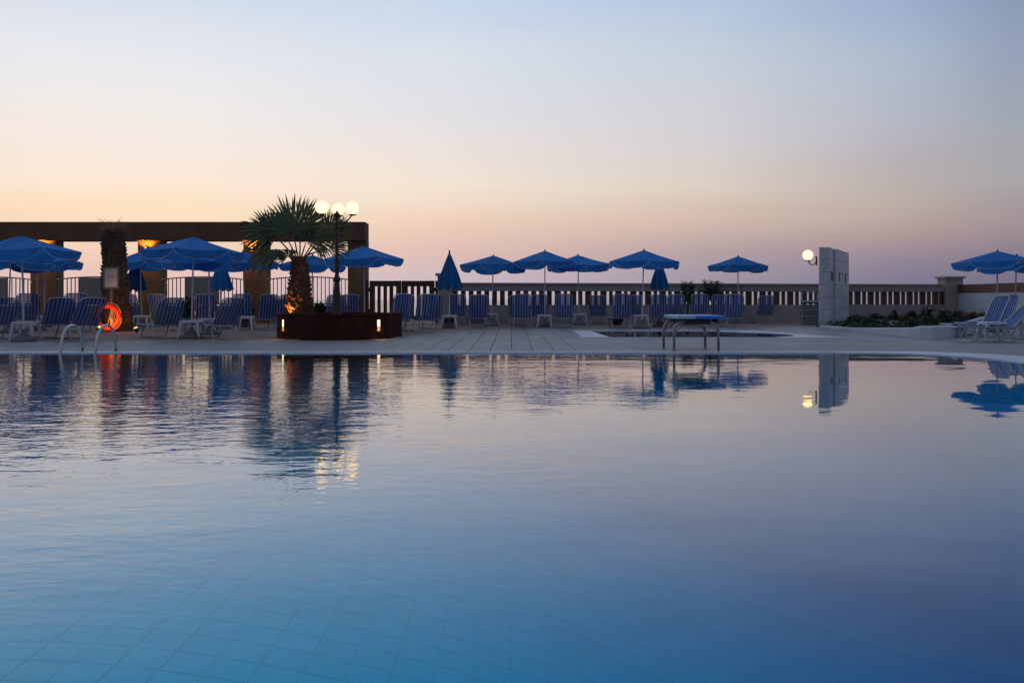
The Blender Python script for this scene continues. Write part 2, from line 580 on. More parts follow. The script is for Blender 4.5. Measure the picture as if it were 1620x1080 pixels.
def lamp(name, loc, c, watts, r=0.05, parent=None, kind='POINT', rot=None, cone=None):
    d = bpy.data.lights.new(name, kind)
    d.color = c; d.energy = watts; d.shadow_soft_size = r
    if kind == 'SPOT':
        d.spot_size = R(cone); d.spot_blend = 0.6
    o = bpy.data.objects.new(name, d); col.objects.link(o)
    o.location = loc
    if rot: o.rotation_euler = rot
    if parent: o.parent = parent
    return o


# ------------------------------------------------------------------ ground, pools
YF = dep(558.3)                       # far edge of the pool
XR = 7.72                             # right edge of the pool
WZ = -0.008
RC = 1.75
pool_in = [(-22, 0.45), (XR, 0.45)] + arc(XR - RC, YF - RC, RC, 0, 90, 12) + [(-22, YF)]
pool_out = [(-22.6, 0.0), (XR + 0.95, 0.0)] + arc(XR - RC, YF - RC, RC + 0.95, 0, 45, 6)[:-1] + arc(XR - RC, YF - RC, RC + 0.8, 48, 90, 6) + [(-22.6, YF + 0.40)]
# the far coping is narrower than the side one: blend its outer line
pool_out = [(x, min(y, YF + 0.40)) for x, y in pool_out]
KY0, KY1 = dep(533.6), dep(523.6)
KX0, KX1 = 2.05, 6.9
kid_in = [(KX0, KY0), (KX1 - 0.2, KY0)] + arc(KX1 - 0.9, KY0 + 1.6, 1.6, -60, 60, 8) + [(KX1 - 0.9, KY1), (KX0 + 0.1, KY1)]
kid_in = [(min(x, KX1 + 0.7), y) for x, y in kid_in]
kid_in = [p for p in kid_in if KY0 - 1e-6 <= p[1] <= KY1 + 1e-6]
gx0, gx1, gy0, gy1 = -40, 60, -30, 40


def sheet(name, outer, holes, z, mat, parent=None):
    loops = [[Vector((x, y, 0)) for x, y in outer]] + [[Vector((x, y, 0)) for x, y in h] for h in holes]
    tris = tessellate_polygon(loops)
    flat = [p for l in loops for p in l]
    mb = MB().add([(p.x, p.y, z) for p in flat], [])
    for t in tris:
        a, b, c = (flat[i] for i in t)
        nrm = (b - a).cross(c - a).z
        mb.add([], [])
        mb.f.append(list(t) if nrm > 0 else list(reversed(t))); mb.mi.append(0)
    return mb.build(name, mat, parent)


ground = structure(sheet('ground', [(gx0, gy0), (gx1, gy0), (gx1, gy1), (gx0, gy1)], [pool_in, kid_in], -0.018, 'ground_grout'))
# cliff edge under the terrace
mb = MB()
for (x0, y0, x1, y1) in ((gx0, gy1, gx1, gy1), (gx0, gy0, gx0, gy1), (gx1, gy0, gx1, gy1)):
    mb.add([(x0, y0, -0.018), (x1, y1, -0.018), (x1, y1, -6), (x0, y0, -6)], [(0, 1, 2, 3)])
structure(mb.build('cliff', 'stucco_beam'))
# sea out to the horizon
mb = MB().add([(-30000, 40.3, -5), (30000, 40.3, -5), (30000, 40000, -5), (-30000, 40000, -5)], [(0, 1, 2, 3)])
structure(mb.build('sea', 'sea_water'))

pool = structure(MB().build('swimming_pool', 'pool_grout'))
pool.data.clear_geometry()


def basin(outline, depth_fn, name, parent, mat):
    n = len(outline)
    mb = MB()
    mb.add([(x, y, -0.1) for x, y in outline] + [(x, y, depth_fn(x, y)) for x, y in outline], [(i, n + i, n + (i + 1) % n, (i + 1) % n) for i in range(n)])
    return mb.build(name, mat, parent)


def pool_depth(x, y):
    t_ = min(1, max(0, (x + 3.5) / 12))
    return -1.5 - 3.0 * t_ * t_ * (3 - 2 * t_)


basin(pool_in, pool_depth, 'pool_wall', pool, 'pool_tile')
# floor: bed of grout, then the tiles laid on it
mb = MB()
xs = [-22, -4, XR]
def floor_sheet(mb, y0, y1, dz, x0=-22):
    xs = [x0, -3.5] + [-3.5 + (XR + 3.5) * i / 24 for i in range(1, 25)]
    n = len(xs)
    mb.add([(x, y0, pool_depth(x, 0) + dz) for x in xs] + [(x, y1, pool_depth(x, 0) + dz) for x in xs], [(i, i + 1, i + 1 + n, i + n) for i in range(n - 1)])


floor_sheet(mb, 0.45, YF, 0)
mb.build('pool_floor', 'pool_grout', pool)
mb = MB()
S = 0.3
y = 0.5
while y < 11.5:
    x = -9.0
    while x < XR - 0.05:
        x1, y1 = min(x + S - 0.009, XR), min(y + S - 0.006, YF)
        d = 0.002
        mb.add([(x, y, pool_depth(x, y) + d), (x1, y, pool_depth(x1, y) + d), (x1, y1, pool_depth(x1, y1) + d), (x, y1, pool_depth(x, y1) + d)], [(0, 1, 2, 3)])
        x += S
    y += S
stuff(mb.build('floor_tile', 'pool_tile', pool))
mb = MB()
floor_sheet(mb, 11.52, YF, 0.006)
mb.add([(-22, 0.5, -1.494), (-9.01, 0.5, -1.494), (-9.01, 11.5, -1.494), (-22, 11.5, -1.494)], [(0, 1, 2, 3)])
mb.build('floor_lining', 'pool_tile', pool)
# main drain
dy = 5.9
dx = at(1004, 5.2) * 1.12
g = MB()
for i in range(9):
    for j in range(5):
        x, y = dx - 0.29 + i * 0.065, dy - 0.2 + j * 0.085
        g.box(x, x + 0.05, y, y + 0.06, pool_depth(x, y) + 0.012, pool_depth(x, y) + 0.02)
g.build('drain_grate', 'drain_dark', pool)
# coping
mb = MB()
loops = [[Vector((x, y, 0)) for x, y in pool_out], [Vector((x, y, 0)) for x, y in pool_in]]
flat = [p for l in loops for p in l]
mb.add([(p.x, p.y, 0.008) for p in flat], [])
for t in tessellate_polygon(loops):
    a, b, c = (flat[i] for i in t)
    mb.f.append(list(t) if (b - a).cross(c - a).z > 0 else list(reversed(t))); mb.mi.append(0)
n0, n1 = len(pool_out), len(pool_in)
mb.add([(x, y, 0.008) for x, y in pool_out] + [(x, y, -0.02) for x, y in pool_out], [(i, (i + 1) % n0, n0 + (i + 1) % n0, n0 + i) for i in range(n0)])
mb.add([(x, y, 0.008) for x, y in pool_in] + [(x, y, -0.1) for x, y in pool_in], [((i + 1) % n1, i, n1 + i, n1 + (i + 1) % n1) for i in range(n1)])
mb.build('coping', 'white_coping', pool)
# overflow grating on the far lip
mb = MB().box(-6.6, 5.75, YF + 0.075, YF + 0.355, 0.007, 0.0095)  # flat dark strip, the shade of the hollow channel put into its colour
mb.build('gutter_shade', 'gap_shade', pool)
mb = MB()
x = -6.58
while x < 5.72:
    mb.box(x, x + 0.026, YF + 0.07, YF + 0.36, 0.011, 0.016)
    x += 0.05
mb.box(-6.6, 5.75, YF + 0.05, YF + 0.07, 0.007, 0.016)
stuff(mb.build('grating_bar', 'grate_white', pool))


def water_body(name, outline, z0, z1, mat):
    n = len(outline)
    mb = MB()
    lp = [Vector((x, y, 0)) for x, y in outline]
    tris = tessellate_polygon([lp])
    mb.add([(x, y, z1) for x, y in outline] + [(x, y, z0) for x, y in outline], [])
    for t in tris:
        a, b, c = (lp[i] for i in t)
        tt = list(t) if (b - a).cross(c - a).z > 0 else list(reversed(t))
        mb.f.append(tt); mb.mi.append(0)
        mb.f.append([i + n for i in reversed(tt)]); mb.mi.append(0)
    for i in range(n):
        j = (i + 1) % n
        mb.f.append([j, i, n + i, n + j]); mb.mi.append(0)
    return structure(mb.build(name, mat))


eps_out = [(x + (0.004 if x > 0 else -0.004), y + (0.004 if y > 5 else -0.004)) for x, y in pool_in]
water_body('pool_water', eps_out, -4.9, WZ, 'pool_water')

kpool = structure(MB().build('paddling_pool', 'pool_tile'))
kpool.data.clear_geometry()
basin(kid_in, lambda x, y: -0.55, 'pool_wall', kpool, 'pool_tile')
mb = MB().box(KX0 - 0.3, KX1 + 1, KY0 - 0.3, KY1 + 0.3, -0.6, -0.55)
mb.build('pool_floor', 'pool_tile', kpool)
kid_out = [(KX0 - 0.28, KY0 - 0.12), (KX1 + 1.5, KY0 - 0.12), (KX1 + 0.55, KY1 + 0.35), (KX0 - 0.2, KY1 + 0.15)]
loops = [[Vector((x, y, 0)) for x, y in kid_out], [Vector((x, y, 0)) for x, y in kid_in]]
flat = [p for l in loops for p in l]
mb = MB().add([(p.x, p.y, 0.005) for p in flat], [])
for t in tessellate_polygon(loops):
    a, b, c = (flat[i] for i in t)
    mb.f.append(list(t) if (b - a).cross(c - a).z > 0 else list(reversed(t))); mb.mi.append(0)
n1 = len(kid_in)
mb.add([(x, y, 0.005) for x, y in kid_in] + [(x, y, -0.1) for x, y in kid_in], [((i + 1) % n1, i, n1 + i, n1 + (i + 1) % n1) for i in range(n1)])
mb.add([(x, y, 0.005) for x, y in kid_out] + [(x, y, -0.02) for x, y in kid_out], [(i, (i + 1) % 4, 4 + (i + 1) % 4, 4 + i) for i in range(4)])
mb.build('coping', 'white_coping', kpool)
mb = MB().prism([(KX0 - 0.27, KY0 - 0.1), (KX0 + 0.42, KY0 - 0.1), (KX0 + 0.3, KY1 + 0.12), (KX0 - 0.2, KY1 + 0.12)], 0.006, 0.012)
mb.build('entry_step', 'white_coping', kpool)
water_body('paddling_water', kid_in, -0.7, -0.006, 'small_pool_water')

# deck tiles: the 300 nearest as pieces, the rest joined
deck = structure(MB().build('pool_deck', 'tile_grey'))
deck.data.clear_geometry()
TS = 0.4


def inside(p, poly):
    x, y = p; c = False
    for i in range(len(poly)):
        (x1, y1), (x2, y2) = poly[i], poly[i - 1]
        if (y1 > y) != (y2 > y) and x < (x2 - x1) * (y - y1) / (y2 - y1) + x1: c = not c
    return c


def tile_clear(x, y):
    for ox in (0.01, TS - 0.01):
        for oy in (0.01, TS - 0.01):
            p = (x + ox, y + oy)
            if inside(p, pool_out) and p[1] < YF + 0.3 and inside(p, [(a, b) for a, b in pool_in]): return False
            if inside(p, kid_in): return False
    c = (x + TS / 2, y + TS / 2)
    if inside(c, pool_out) and not (c[1] > YF + 0.2): return False
    return True


tiles = []
y = YF + 0.38
row = 0
while y < 29.5:
    x = -16.4 - (0.0 if row % 2 == 0 else TS / 2) * 0
    while x < 24:
        if abs(x + TS / 2) < y * 0.66 and tile_clear(x, y): tiles.append((x, y))
        x += TS
    y += TS; row += 1
y = YF + 0.38 - TS
while y > 0:
    x = -16.4
    while x < 24:
        if x > XR - 0.5 and x < 14 and tile_clear(x, y): tiles.append((x, y))
        x += TS
    y -= TS
tiles.sort(key=lambda p: (0 if abs(p[0] + 0.2) < p[1] * 0.62 else 1, p[1]))
near = [p for p in tiles if p[1] > 9][:300]
ns = set(near)
tile_mb = MB().bevbox(0, TS - 0.012, 0, TS - 0.012, -0.018, 0, 0.004)
base = tile_mb.build('deck_tile', 'tile_grey', deck)
base.location = (near[0][0], near[0][1], 0)
for (x, y) in near[1:]:
    c = base.copy(); col.objects.link(c); c.parent = deck
    c.location = (x, y, random.uniform(-0.0012, 0.0012))
rest = MB()
for (x, y) in tiles:
    if (x, y) in ns: continue
    dz = random.uniform(-0.001, 0.001)
    rest.bevbox(x, x + TS - 0.012, y, y + TS - 0.012, -0.018, dz, 0.004)
stuff(rest.build('deck_paving', 'tile_grey', deck))

# raised terrace of reddish paving under the parasols
def gp(px, py):
    Y = dep(py); return (at(px, Y), Y)


edge_pts = [(-14, dep(538.5)), gp(200, 538.5), gp(440, 538.2), gp(560, 536.8), gp(640, 533.5), gp(700, 526.5), gp(760, 522.3), gp(880, 520.4), gp(1060, 519.8), gp(1200, 520), gp(1240, 517), gp(1300, 513.6)]
edge_pts[0] = (-17, dep(538.5))
terr = edge_pts + [(12.5, 39.8), (-30, 39.8), (-30, dep(538.5))]
structure(sheet('terrace', terr, [], 0.006, 'terrace'))
mb = MB()
for i in range(len(edge_pts) - 1):
    a, b = Vector(edge_pts[i]), Vector(edge_pts[i + 1])
    d = (b - a).normalized(); nn = Vector((-d.y, d.x)) * 0.10
    mb.add([(a.x, a.y, 0.012), (b.x, b.y, 0.012), (b.x + nn.x, b.y + nn.y, 0.012), (a.x + nn.x, a.y + nn.y, 0.012)], [(0, 1, 2, 3)])
    mb.add([(a.x, a.y, 0.012), (b.x, b.y, 0.012), (b.x, b.y, -0.01), (a.x, a.y, -0.01)], [(3, 2, 1, 0)])
structure(mb.build('terrace_edging', 'edging'))

# ------------------------------------------------------------------ pergola
YP = 33.6
PX = [at(-108, YP), at(61, YP), at(231, YP), at(399.5, YP), at(562.5, YP)]
CW = [0.96, 1.06, 0.97, 0.96, 0.77]
ztop, zbot = hz(351, YP), hz(380, YP)
perg = thing('pergola', 'long ochre rendered pergola with a flat beam on square columns', 'pergola', (0, YP, 0))
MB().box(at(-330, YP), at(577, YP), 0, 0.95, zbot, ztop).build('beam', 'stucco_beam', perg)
for x, w in zip(PX, CW):
    mb = MB()
    seams = [0, hz(480.5, YP), hz(446, YP), zbot - 0.002]
    for k in range(3):
        mb.box(x - w / 2, x + w / 2, 0.33, 0.92, seams[k] + (0.012 if k else 0), seams[k + 1] - (0.012 if k < 2 else 0))
    mb.box(x - w / 2 + 0.03, x + w / 2 - 0.03, 0.36, 0.89, 0, zbot - 0.01)
    mb.build('column', 'stucco_ochre', perg)
# lights washing the columns
for k, nm in ((1, 'amber wall light on the pergola column behind the leftmost parasols'), (2, 'glowing amber wall light on the pergola column right of the bare trunk'), (3, 'glowing amber wall light on the pergola column left of the fan palm')):
    t = thing('wall_light', nm, 'wall light', (PX[k] - (0.1 if k > 1 else 0), YP + 0.33, hz(396, YP)), 0, 'lights on the pergola columns')
    MB().lathe([(0.055, 0.0), (0.06, 0.01), (0.06, 0.14), (0.055, 0.15)], 12, (0, -0.1, 0)).build('housing', 'lamp_black', t)
    MB().box(-0.03, 0.03, -0.045, -0.001, 0.03, 0.12).build('bracket', 'lamp_black', t)
    MB().lathe([(0.045, 0.1505), (0.045, 0.158)], 12, (0, -0.1, 0)).build('lens', 'sconce_glow', t)
    MB().lathe([(0.045, -0.008), (0.045, -0.0005)], 12, (0, -0.1, 0)).build('lens', 'sconce_glow', t)
    lamp('bulb', (0, -0.24, 0.10), (1, 0.42, 0.08), 75, 0.05, t, 'SPOT', (PI - R(28), 0, 0), 120)
    lamp('bulb', (0, -0.2, -0.04), (1, 0.42, 0.1), 26, 0.05, t, 'SPOT', (R(16), 0, 0), 90)

# railings and panels between the columns
def railing(x0, x1, label, panel=None, phase=0.0):
    w = x1 - x0; xm = (x0 + x1) / 2
    t = thing('railing', label, 'railing', (xm, YP + 0.35, 0), 0, 'arched railings between the pergola columns')
    zl, zh, zb = hz(441.8, YP), hz(437.6, YP), hz(481, YP)
    top = lambda x: zl + (zh - zl) * (1 - (2 * x / w) ** 2)
    pts = [(-w / 2 + w * i / 16, 0, top(-w / 2 + w * i / 16)) for i in range(17)]
    MB().tube(pts, 0.028, 6).build('top_rail', 'rail_metal', t)
    MB().box(-w / 2, w / 2, -0.02, 0.02, zb - 0.03, zb + 0.03).build('bottom_rail', 'rail_metal', t)
    MB().box(-w / 2, w / 2, 0.02, 0.22, -0.02, zb - 0.06).build('low_wall', 'fence_render', t)
    if panel:
        pa, pb = panel[0] - xm, panel[1] - xm
        MB().box(pa, pb, -0.03, 0.03, zb + 0.031, min(top(pa), top(pb)) - 0.01).build('panel', 'panel_grey', t)
        for xx in (pa, pb):
            MB().box(xx - 0.02, xx + 0.02, -0.034, 0.034, zb + 0.031, top(xx) - 0.012).build('post', 'rail_metal', t)
    pitch = 0.165
    n = int(w / pitch)
    off = (w - (n - 1) * pitch) / 2
    barm = None
    for i in range(n):
        x = -w / 2 + off + i * pitch
        if panel and pa - 0.05 < x < pb + 0.05: continue
        if barm is None:
            barm = MB().box(-0.016, 0.016, -0.016, 0.016, 0, 1).build('bar', 'rail_metal', t); o = barm
        else:
            o = barm.copy(); col.objects.link(o); o.parent = t
        o.location = (x, 0, zb + 0.03)
        o.scale = (1, 1, top(x) - zb - 0.045)
    return t


def inner(i): return PX[i] + CW[i] / 2, PX[i + 1] - CW[i + 1] / 2


railing(*inner(0), 'arched grey railing left of the leftmost pergola column', (at(-60, YP), at(3, YP)))
railing(*inner(1), 'arched grey railing with a solid panel behind the bare palm trunk', (at(118, YP), at(177, YP)))
railing(*inner(2), 'arched grey railing with a solid panel between the two glowing pergola lights', (at(288, YP), at(341, YP)))
railing(*inner(3), 'arched grey railing of plain bars behind the fan palm')

# ------------------------------------------------------------------ gate
YG = 33.2
gate = thing('gate', 'dark brown double wooden gate with vertical gaps beside the pergola', 'gate', (0, YG, 0))
gz1 = hz(444, YG); gzs = hz(453, YG); gz0 = 0.1; gzl = 0.3
for (a, b) in ((593.0, 644.5), (645.5, 687.0)):
    pass


def gbox(nm, a, b, z0, z1, y0=0.0, y1=0.07):
    return MB().box(at(a, YG), at(b, YG), y0, y1, z0, z1).build(nm, 'gate_wood', gate)


for leaf in (((584.5, 593), (597, 602), (606.5, 612), (616, 622), (626.5, 634.6), 584.5, 634.6), ((635.2, 645), (649.6, 655), (659, 665), (669, 674.6), (679, 687.3), 635.2, 687.3)):
    slats, a0, a1 = leaf[:5], leaf[5], leaf[6]
    for i, (a, b) in enumerate(slats):
        gbox('stile' if i in (0, 4) else 'slat', a, b, gz0 if i in (0, 4) else gzl, gz1 if i in (0, 4) else gzs, 0.0 if i in (0, 4) else 0.015, 0.07 if i in (0, 4) else 0.055)
    gbox('rail', slats[0][1] + 0.05, slats[4][0] - 0.05, gzs, gz1 - 0.003, 0.004, 0.066)
    gbox('rail', slats[0][1] + 0.05, slats[4][0] - 0.05, gz0 + .01, gzl, 0.004, 0.066)
gbox('post', 578.2, 583.2, 0, gz1 + 0.01, -0.03, 0.09)
gbox('post', 688.6, 693.0, 0, gz1 + 0.0, -0.03, 0.09)
for zz in (0.5, hz(458, YG)):
    gbox('hinge', 583.2, 584.5, zz - 0.08, zz + 0.08, 0.0, 0.05)
    gbox('hinge', 687.3, 688.6, zz - 0.08, zz + 0.08, 0.0, 0.05)

# ------------------------------------------------------------------ balustrade
YA, YB = 32.6, 35.9
A = Vector((at(717, YA), YA)); B = Vector((at(1491, YB), YB))
dAB = (B - A); LAB = dAB.length; dAB.normalize()
angAB = math.atan2(dAB.y, dAB.x)
bal = thing('balustrade', 'long grey rendered sea wall topped by upright slots and a coping', 'wall', (A.x, A.y, 0), angAB)
zs0, zs1, zt, zc = hz(482.5, YA), hz(460.3, YA), hz(449.8, YA), hz(447.3, YA)
seg = 6
for i in range(seg):
    a, b = LAB * i / seg, LAB * (i + 1) / seg
    MB().box(a + 0.004, b - 0.004, 0, 0.26, -0.02, zs0).build('lower_wall', 'fence_render', bal)
    MB().box(a + 0.002, b - 0.002, -0.01, 0.27, zs1, zt).build('top_beam', 'fence_render', bal)
    MB().bevbox(a + 0.003, b - 0.003, -0.07, 0.33, zt, zc + 0.01, 0.015).build('cap', 'fence_cap', bal)


def s_of(px):
    r = Vector(((px - 810) / F, 1.0))          # ray on the ground
    den = dAB.x * r.y - dAB.y * r.x
    return (r.x * A.y - r.y * A.x) / den * 1.0


def baluster(p0, p1):
    s0, s1 = s_of(p0), s_of(p1)
    MB().box(s0, s1, 0.05, 0.15, zs0, zs1).build('baluster', 'baluster_brown', bal)


px = 721.0
while px < 872:
    baluster(px - 3.7, px + 3.6); px += 12.4
p = px - 3.7
while p < 1478:
    pair = 24.4 - (p - 870) / 600 * 4.3
    k = pair / 24.0
    baluster(p, p + 9.3 * k)
    baluster(p + 14.2 * k, p + 18.9 * k)
    p += pair
baluster(p, min(p + 8, 1489))
# gate pillar at the near end and end pillar
pl = thing('pillar', 'grey rendered gate pillar with a flat cap behind the tall closed parasol', 'pillar', (at(704.5, 32.7), 32.75, 0))
MB().box(-0.29, 0.29, -0.3, 0.3, -0.02, hz(436, 32.4)).build('shaft', 'fence_render', pl)
MB().bevbox(-0.37, 0.37, -0.38, 0.38, hz(436, 32.4), hz(432, 32.4), 0.02).build('cap', 'fence_cap', pl)
pl = thing('pillar', 'sandy pillar with a flat cap where balustrade meets brown timber screen', 'pillar', (at(1506, 36.0), 36.15, 0))
mk('pillar_sand', (0.36, 0.32, 0.27), 0.85, 0.12, 2, bump=0.2)
MB().box(-0.38, 0.38, -0.34, 0.34, -0.02, hz(440.3, 36.0)).build('shaft', 'pillar_sand', pl)
MB().bevbox(-0.46, 0.46, -0.42, 0.42, hz(440.3, 36.0), hz(437.2, 36.0), 0.02).build('cap', 'fence_cap', pl)

# white wall with brown timber screen running towards the camera on the right
XW = 19.45
ww = thing('garden_wall', 'white garden wall with brown boards along its top, far right', 'wall', (XW, 35.8, 0))
zw = hz(463.5, 36)
MB().box(0, 0.3, -28, 0, -0.02, zw).build('wall', 'white_wall', ww)
for k in range(9):
    y1 = -k * 3.1
    for j, (za, zb_) in enumerate(((zw + 0.004, zw + 0.119), (zw + 0.122, zw + 0.239), (zw + 0.242, zw + 0.36))):
        MB().box(-0.03, 0.02, y1 - 3.09, y1, za, zb_).build('board', 'wood_board', ww)

# ------------------------------------------------------------------ planter, palm, street lamp
PCX, PCY, PR = at(538.5, 21.0), 20.95, 1.52
zp = 0.61
planter = thing('planter', 'low dark red many sided planter with lit slots by the pool', 'planter', (PCX, PCY, 0))
poly = []
for k in range(10):
    a = R(-90 + 18 + 36 * k + 6)
    rr = PR * (1.06 if k in (0, 9) else 1.0)
    poly.append((rr * math.cos(a) * 1.03, rr * math.sin(a) * (1.16 if math.sin(a) < 0 else 1)))
ib = [(x * 0.86, y * 0.86) for x, y in poly]
n = len(poly)
for k in range(n):                            # one wall panel per side
    j = (k + 1) % n
    a, b, c, d = poly[k], poly[j], ib[j], ib[k]
    MB().prism([a, b, c, d], 0.0, zp - 0.03).build('wall_panel', 'planter_brick', planter)
for k in range(n):
    j = (k + 1) % n
    s = 1.012
    MB().prism([(poly[k][0] * s, poly[k][1] * s), (poly[j][0] * s, poly[j][1] * s), (ib[j][0] * .98, ib[j][1] * .98), (ib[k][0] * .98, ib[k][1] * .98)], zp - 0.03, zp).build('rim', 'planter_brick', planter)
MB().prism(ib, 0.4, 0.5).build('soil', 'soil', planter)


def step_light(px, label, half=1.0):
    """a recessed slot light on the planter side seen at column px"""
    r = Vector(((px - 810) / F, 1.0))
    best = None
    for k in range(n):
        a = Vector((poly[k][0] + PCX, poly[k][1] + PCY)); b = Vector((poly[(k + 1) % n][0] + PCX, poly[(k + 1) % n][1] + PCY))
        e = b - a
        den = r.x * e.y - r.y * e.x
        if abs(den) < 1e-9: continue
        tt = (a.x * e.y - a.y * e.x) / den
        u = (a.x * r.y - a.y * r.x) / den
        if 0 <= u <= 1 and tt > 0 and (best is None or tt < best[0]): best = (tt, math.atan2(e.y, e.x))
    tt, an = best
    t = thing('step_light', label, 'light', (r.x * tt, r.y * tt, hz(523.5, tt)), an, 'slot lights in the planter')
    w, h = 0.042 * half, 0.27
    MB().box(-w - 0.012, w + 0.012, -0.012, 0.02, -0.012, h + 0.012).build('frame', 'lamp_black', t)
    MB().box(-w, w, -0.018, -0.0125, h * 0.42, h).build('lens', 'step_glow', t)
    MB().box(-w, w, -0.018, -0.0125, 0, h * 0.42 - 0.002).build('lower_lens', 'step_glow_low', t)
    lamp('bulb', (0, -0.03, 0.2), (1, 0.6, 0.2), 5, 0.02, t, 'SPOT', (R(-24), 0, 0), 95)


step_light(598.5, 'bright yellow slot light in the right part of the dark planter')
step_light(448.5, 'narrow yellow slot light at the left end of the dark planter', 0.6)


def scales(mb, r_at, z0, z1, rows, per, size, out=0.35, jit=0.3, cx=lambda z: (0, 0)):
    """old leaf bases wrapped round a trunk"""
    for i in range(rows):
        z = z0 + (z1 - z0) * i / rows
        for k in range(per):
            a = 2 * PI * (k + 0.5 * (i % 2)) / per + random.uniform(-jit, jit) * 0.5
            r = r_at(z)
            ox, oy = cx(z)
            ca, sa = math.cos(a), math.sin(a)
            s = size * random.uniform(0.7, 1.25)
            o = r + s * out * random.uniform(0.5, 1.6)
            w = 2 * PI * r / per * 0.55
            P = lambda rad, lat, zz: (ox + rad * ca - lat * sa, oy + rad * sa + lat * ca, zz)
            mb.add([P(r * 0.95, -w, z), P(r * 0.95, w, z), P(o, w * 0.35, z + s), P(o, -w * 0.35, z + s), P(r * 0.9, -w * .8, z + s * 0.9), P(r * 0.9, w * .8, z + s * 0.9)],
                   [(0, 1, 2, 3), (3, 2, 5, 4), (0, 3, 4), (1, 5, 2)])


def fan_frond(base, hub, normal, radius, spread=230, nleaf=30, droop=0.12, mat='palm_leaf', parent=None, spine=None):
    """one fan leaf: curved stalk from base to hub, pleated blades radiating in the plane across 'normal'"""
    base, hub, normal = Vector(base), Vector(hub), Vector(normal).normalized()
    d = (spine if spine is not None else (hub - base)).copy() if spine is None else Vector(spine)
    d = (d - normal * d.dot(normal)).normalized()
    lat = normal.cross(d).normalized()
    mb = MB()
    mid = (base + hub) / 2 + Vector((0, 0, 0.10 * (hub - base).length))
    pts = [base.lerp(mid, t).lerp(mid.lerp(hub, t), t) for t in [i / 6 for i in range(7)]]
    mb.tube(pts, [0.026 - 0.014 * i / 6 for i in range(7)], 5)
    mb.cur = 1
    join = 0.6
    for i in range(nleaf):
        th = R(-spread / 2 + spread * (i + 0.5) / nleaf + random.uniform(-2, 2))
        hw = R(spread / nleaf) / 2
        L = radius * (0.72 + 0.28 * math.cos(th * 0.62)) * random.uniform(0.9, 1.06)
        pleat = 0.035

        def pt(rad, ang, lift):
            dr = droop * (rad / radius) ** 2.2 * radius * random.uniform(0.85, 1.2) * (1 + 1.2 * abs(th) / 2)
            return hub + (d * math.cos(ang) + lat * math.sin(ang)) * rad + normal * lift - Vector((0, 0, dr))
        r1, r2 = L * join, L * 0.8
        a = [pt(0.02, th, 0), pt(r1, th - hw, 0), pt(r1, th, pleat * 0.7), pt(r1, th + hw, 0)]
        w2 = hw * join / 0.8 * 0.6
        b = [pt(r2, th - w2, 0), pt(r2, th, pleat * 0.4), pt(r2, th + w2, 0)]
        tip = pt(L, th, 0)
        mb.add(a + b + [tip], [(0, 1, 2), (0, 2, 3), (1, 4, 5, 2), (2, 5, 6, 3), (4, 7, 5), (5, 7, 6)])
    return mb.build('frond', ['palm_stalk', mat], parent)


# fan palm in the planter
TY = 21.15
TX = at(474, TY)
palm = thing('palm_tree', 'green fan palm with a lit shaggy trunk growing in the dark planter', 'palm tree', (TX, TY, 0.49))
zcrown = hz(413, TY) - 0.49


def tr_r(z):
    u = z / zcrown
    return 0.29 - 0.11 * u - 0.05 * u ** 3 + 0.05 * math.exp(-((u - 0.12) / 0.12) ** 2)


MB().lathe([(tr_r(z) * 0.94, z) for z in [zcrown * i / 14 for i in range(15)]] + [(0.12, zcrown + 0.12)], 14, wob=0.06).build('trunk', 'trunk_brown', palm)
mb = MB()
scales(mb, tr_r, 0.0, zcrown, 17, 10, 0.15, 0.45)
for k in range(26):                         # stalk stubs that stick out
    z = random.uniform(0.2, zcrown); a = random.uniform(0, 2 * PI); r = tr_r(z)
    mb.tube([(r * 0.9 * math.cos(a), r * 0.9 * math.sin(a), z), ((r + 0.1) * math.cos(a), (r + 0.1) * math.sin(a), z + 0.07)], [0.03, 0.018], 4)
stuff(mb.build('leaf_base', 'husk', palm))


def pp(px_, py_, dy_=0.0):                   # photo position -> palm-local point
    Y = TY + dy_
    return Vector((at(px_, Y) - TX, dy_, hz(py_, Y) - 0.49))


cb = Vector((0, 0, zcrown))
FR = [  # hub px, py, dy ; normal ; radius ; spread; droop ; spine tip px,py (direction of the middle blade)
    (463, 367, -0.2, (0.05, -1, 0.12), 1.06, 185, 0.03, (452, 303)),
    (475, 367, 0.25, (-0.15, -1, 0.15), 1.0, 150, 0.03, (495, 306)),
    (452, 374, 0.35, (0.25, -1, 0.2), 0.92, 170, 0.05, (430, 320)),
    (430, 368, -0.1, (0.22, -0.95, 0.35), 0.86, 185, 0.10, (386, 338)),
    (436, 376, 0.4, (0.4, -0.8, 0.5), 0.62, 170, 0.16, (404, 368)),
    (443, 402, -0.25, (0.15, -0.5, 0.85), 0.86, 120, 0.30, (392, 412)),
    (447, 400, 0.45, (0.2, -0.45, 0.85), 0.7, 150, 0.30, (404, 404)),
    (457, 404, -0.4, (0.1, -0.8, 0.5), 0.38, 190, 0.25, (446, 392)),
    (500, 378, 0.0, (-0.3, -0.9, 0.4), 0.74, 190, 0.15, (538, 366)),
    (518, 368, 0.45, (-0.3, -1, 0.25), 0.8, 130, 0.08, (548, 322)),
    (519, 394, 0.2, (-0.25, -0.7, 0.65), 0.74, 130, 0.2, (562, 384)),
    (484, 384, 0.6, (0.0, -0.9, 0.4), 0.75, 200, 0.12, (500, 344)),
]
for (hx, hy, hd, nr, rad, spd, dr, sp_) in FR:
    hub = pp(hx, hy, hd)
    spn = pp(sp_[0], sp_[1], hd) - hub
    fan_frond(cb + Vector((hub.x * 0.08, hub.y * 0.1, random.uniform(-0.08, 0.08))), hub, nr, rad, spd, 29, dr, 'palm_leaf', palm, spine=spn)
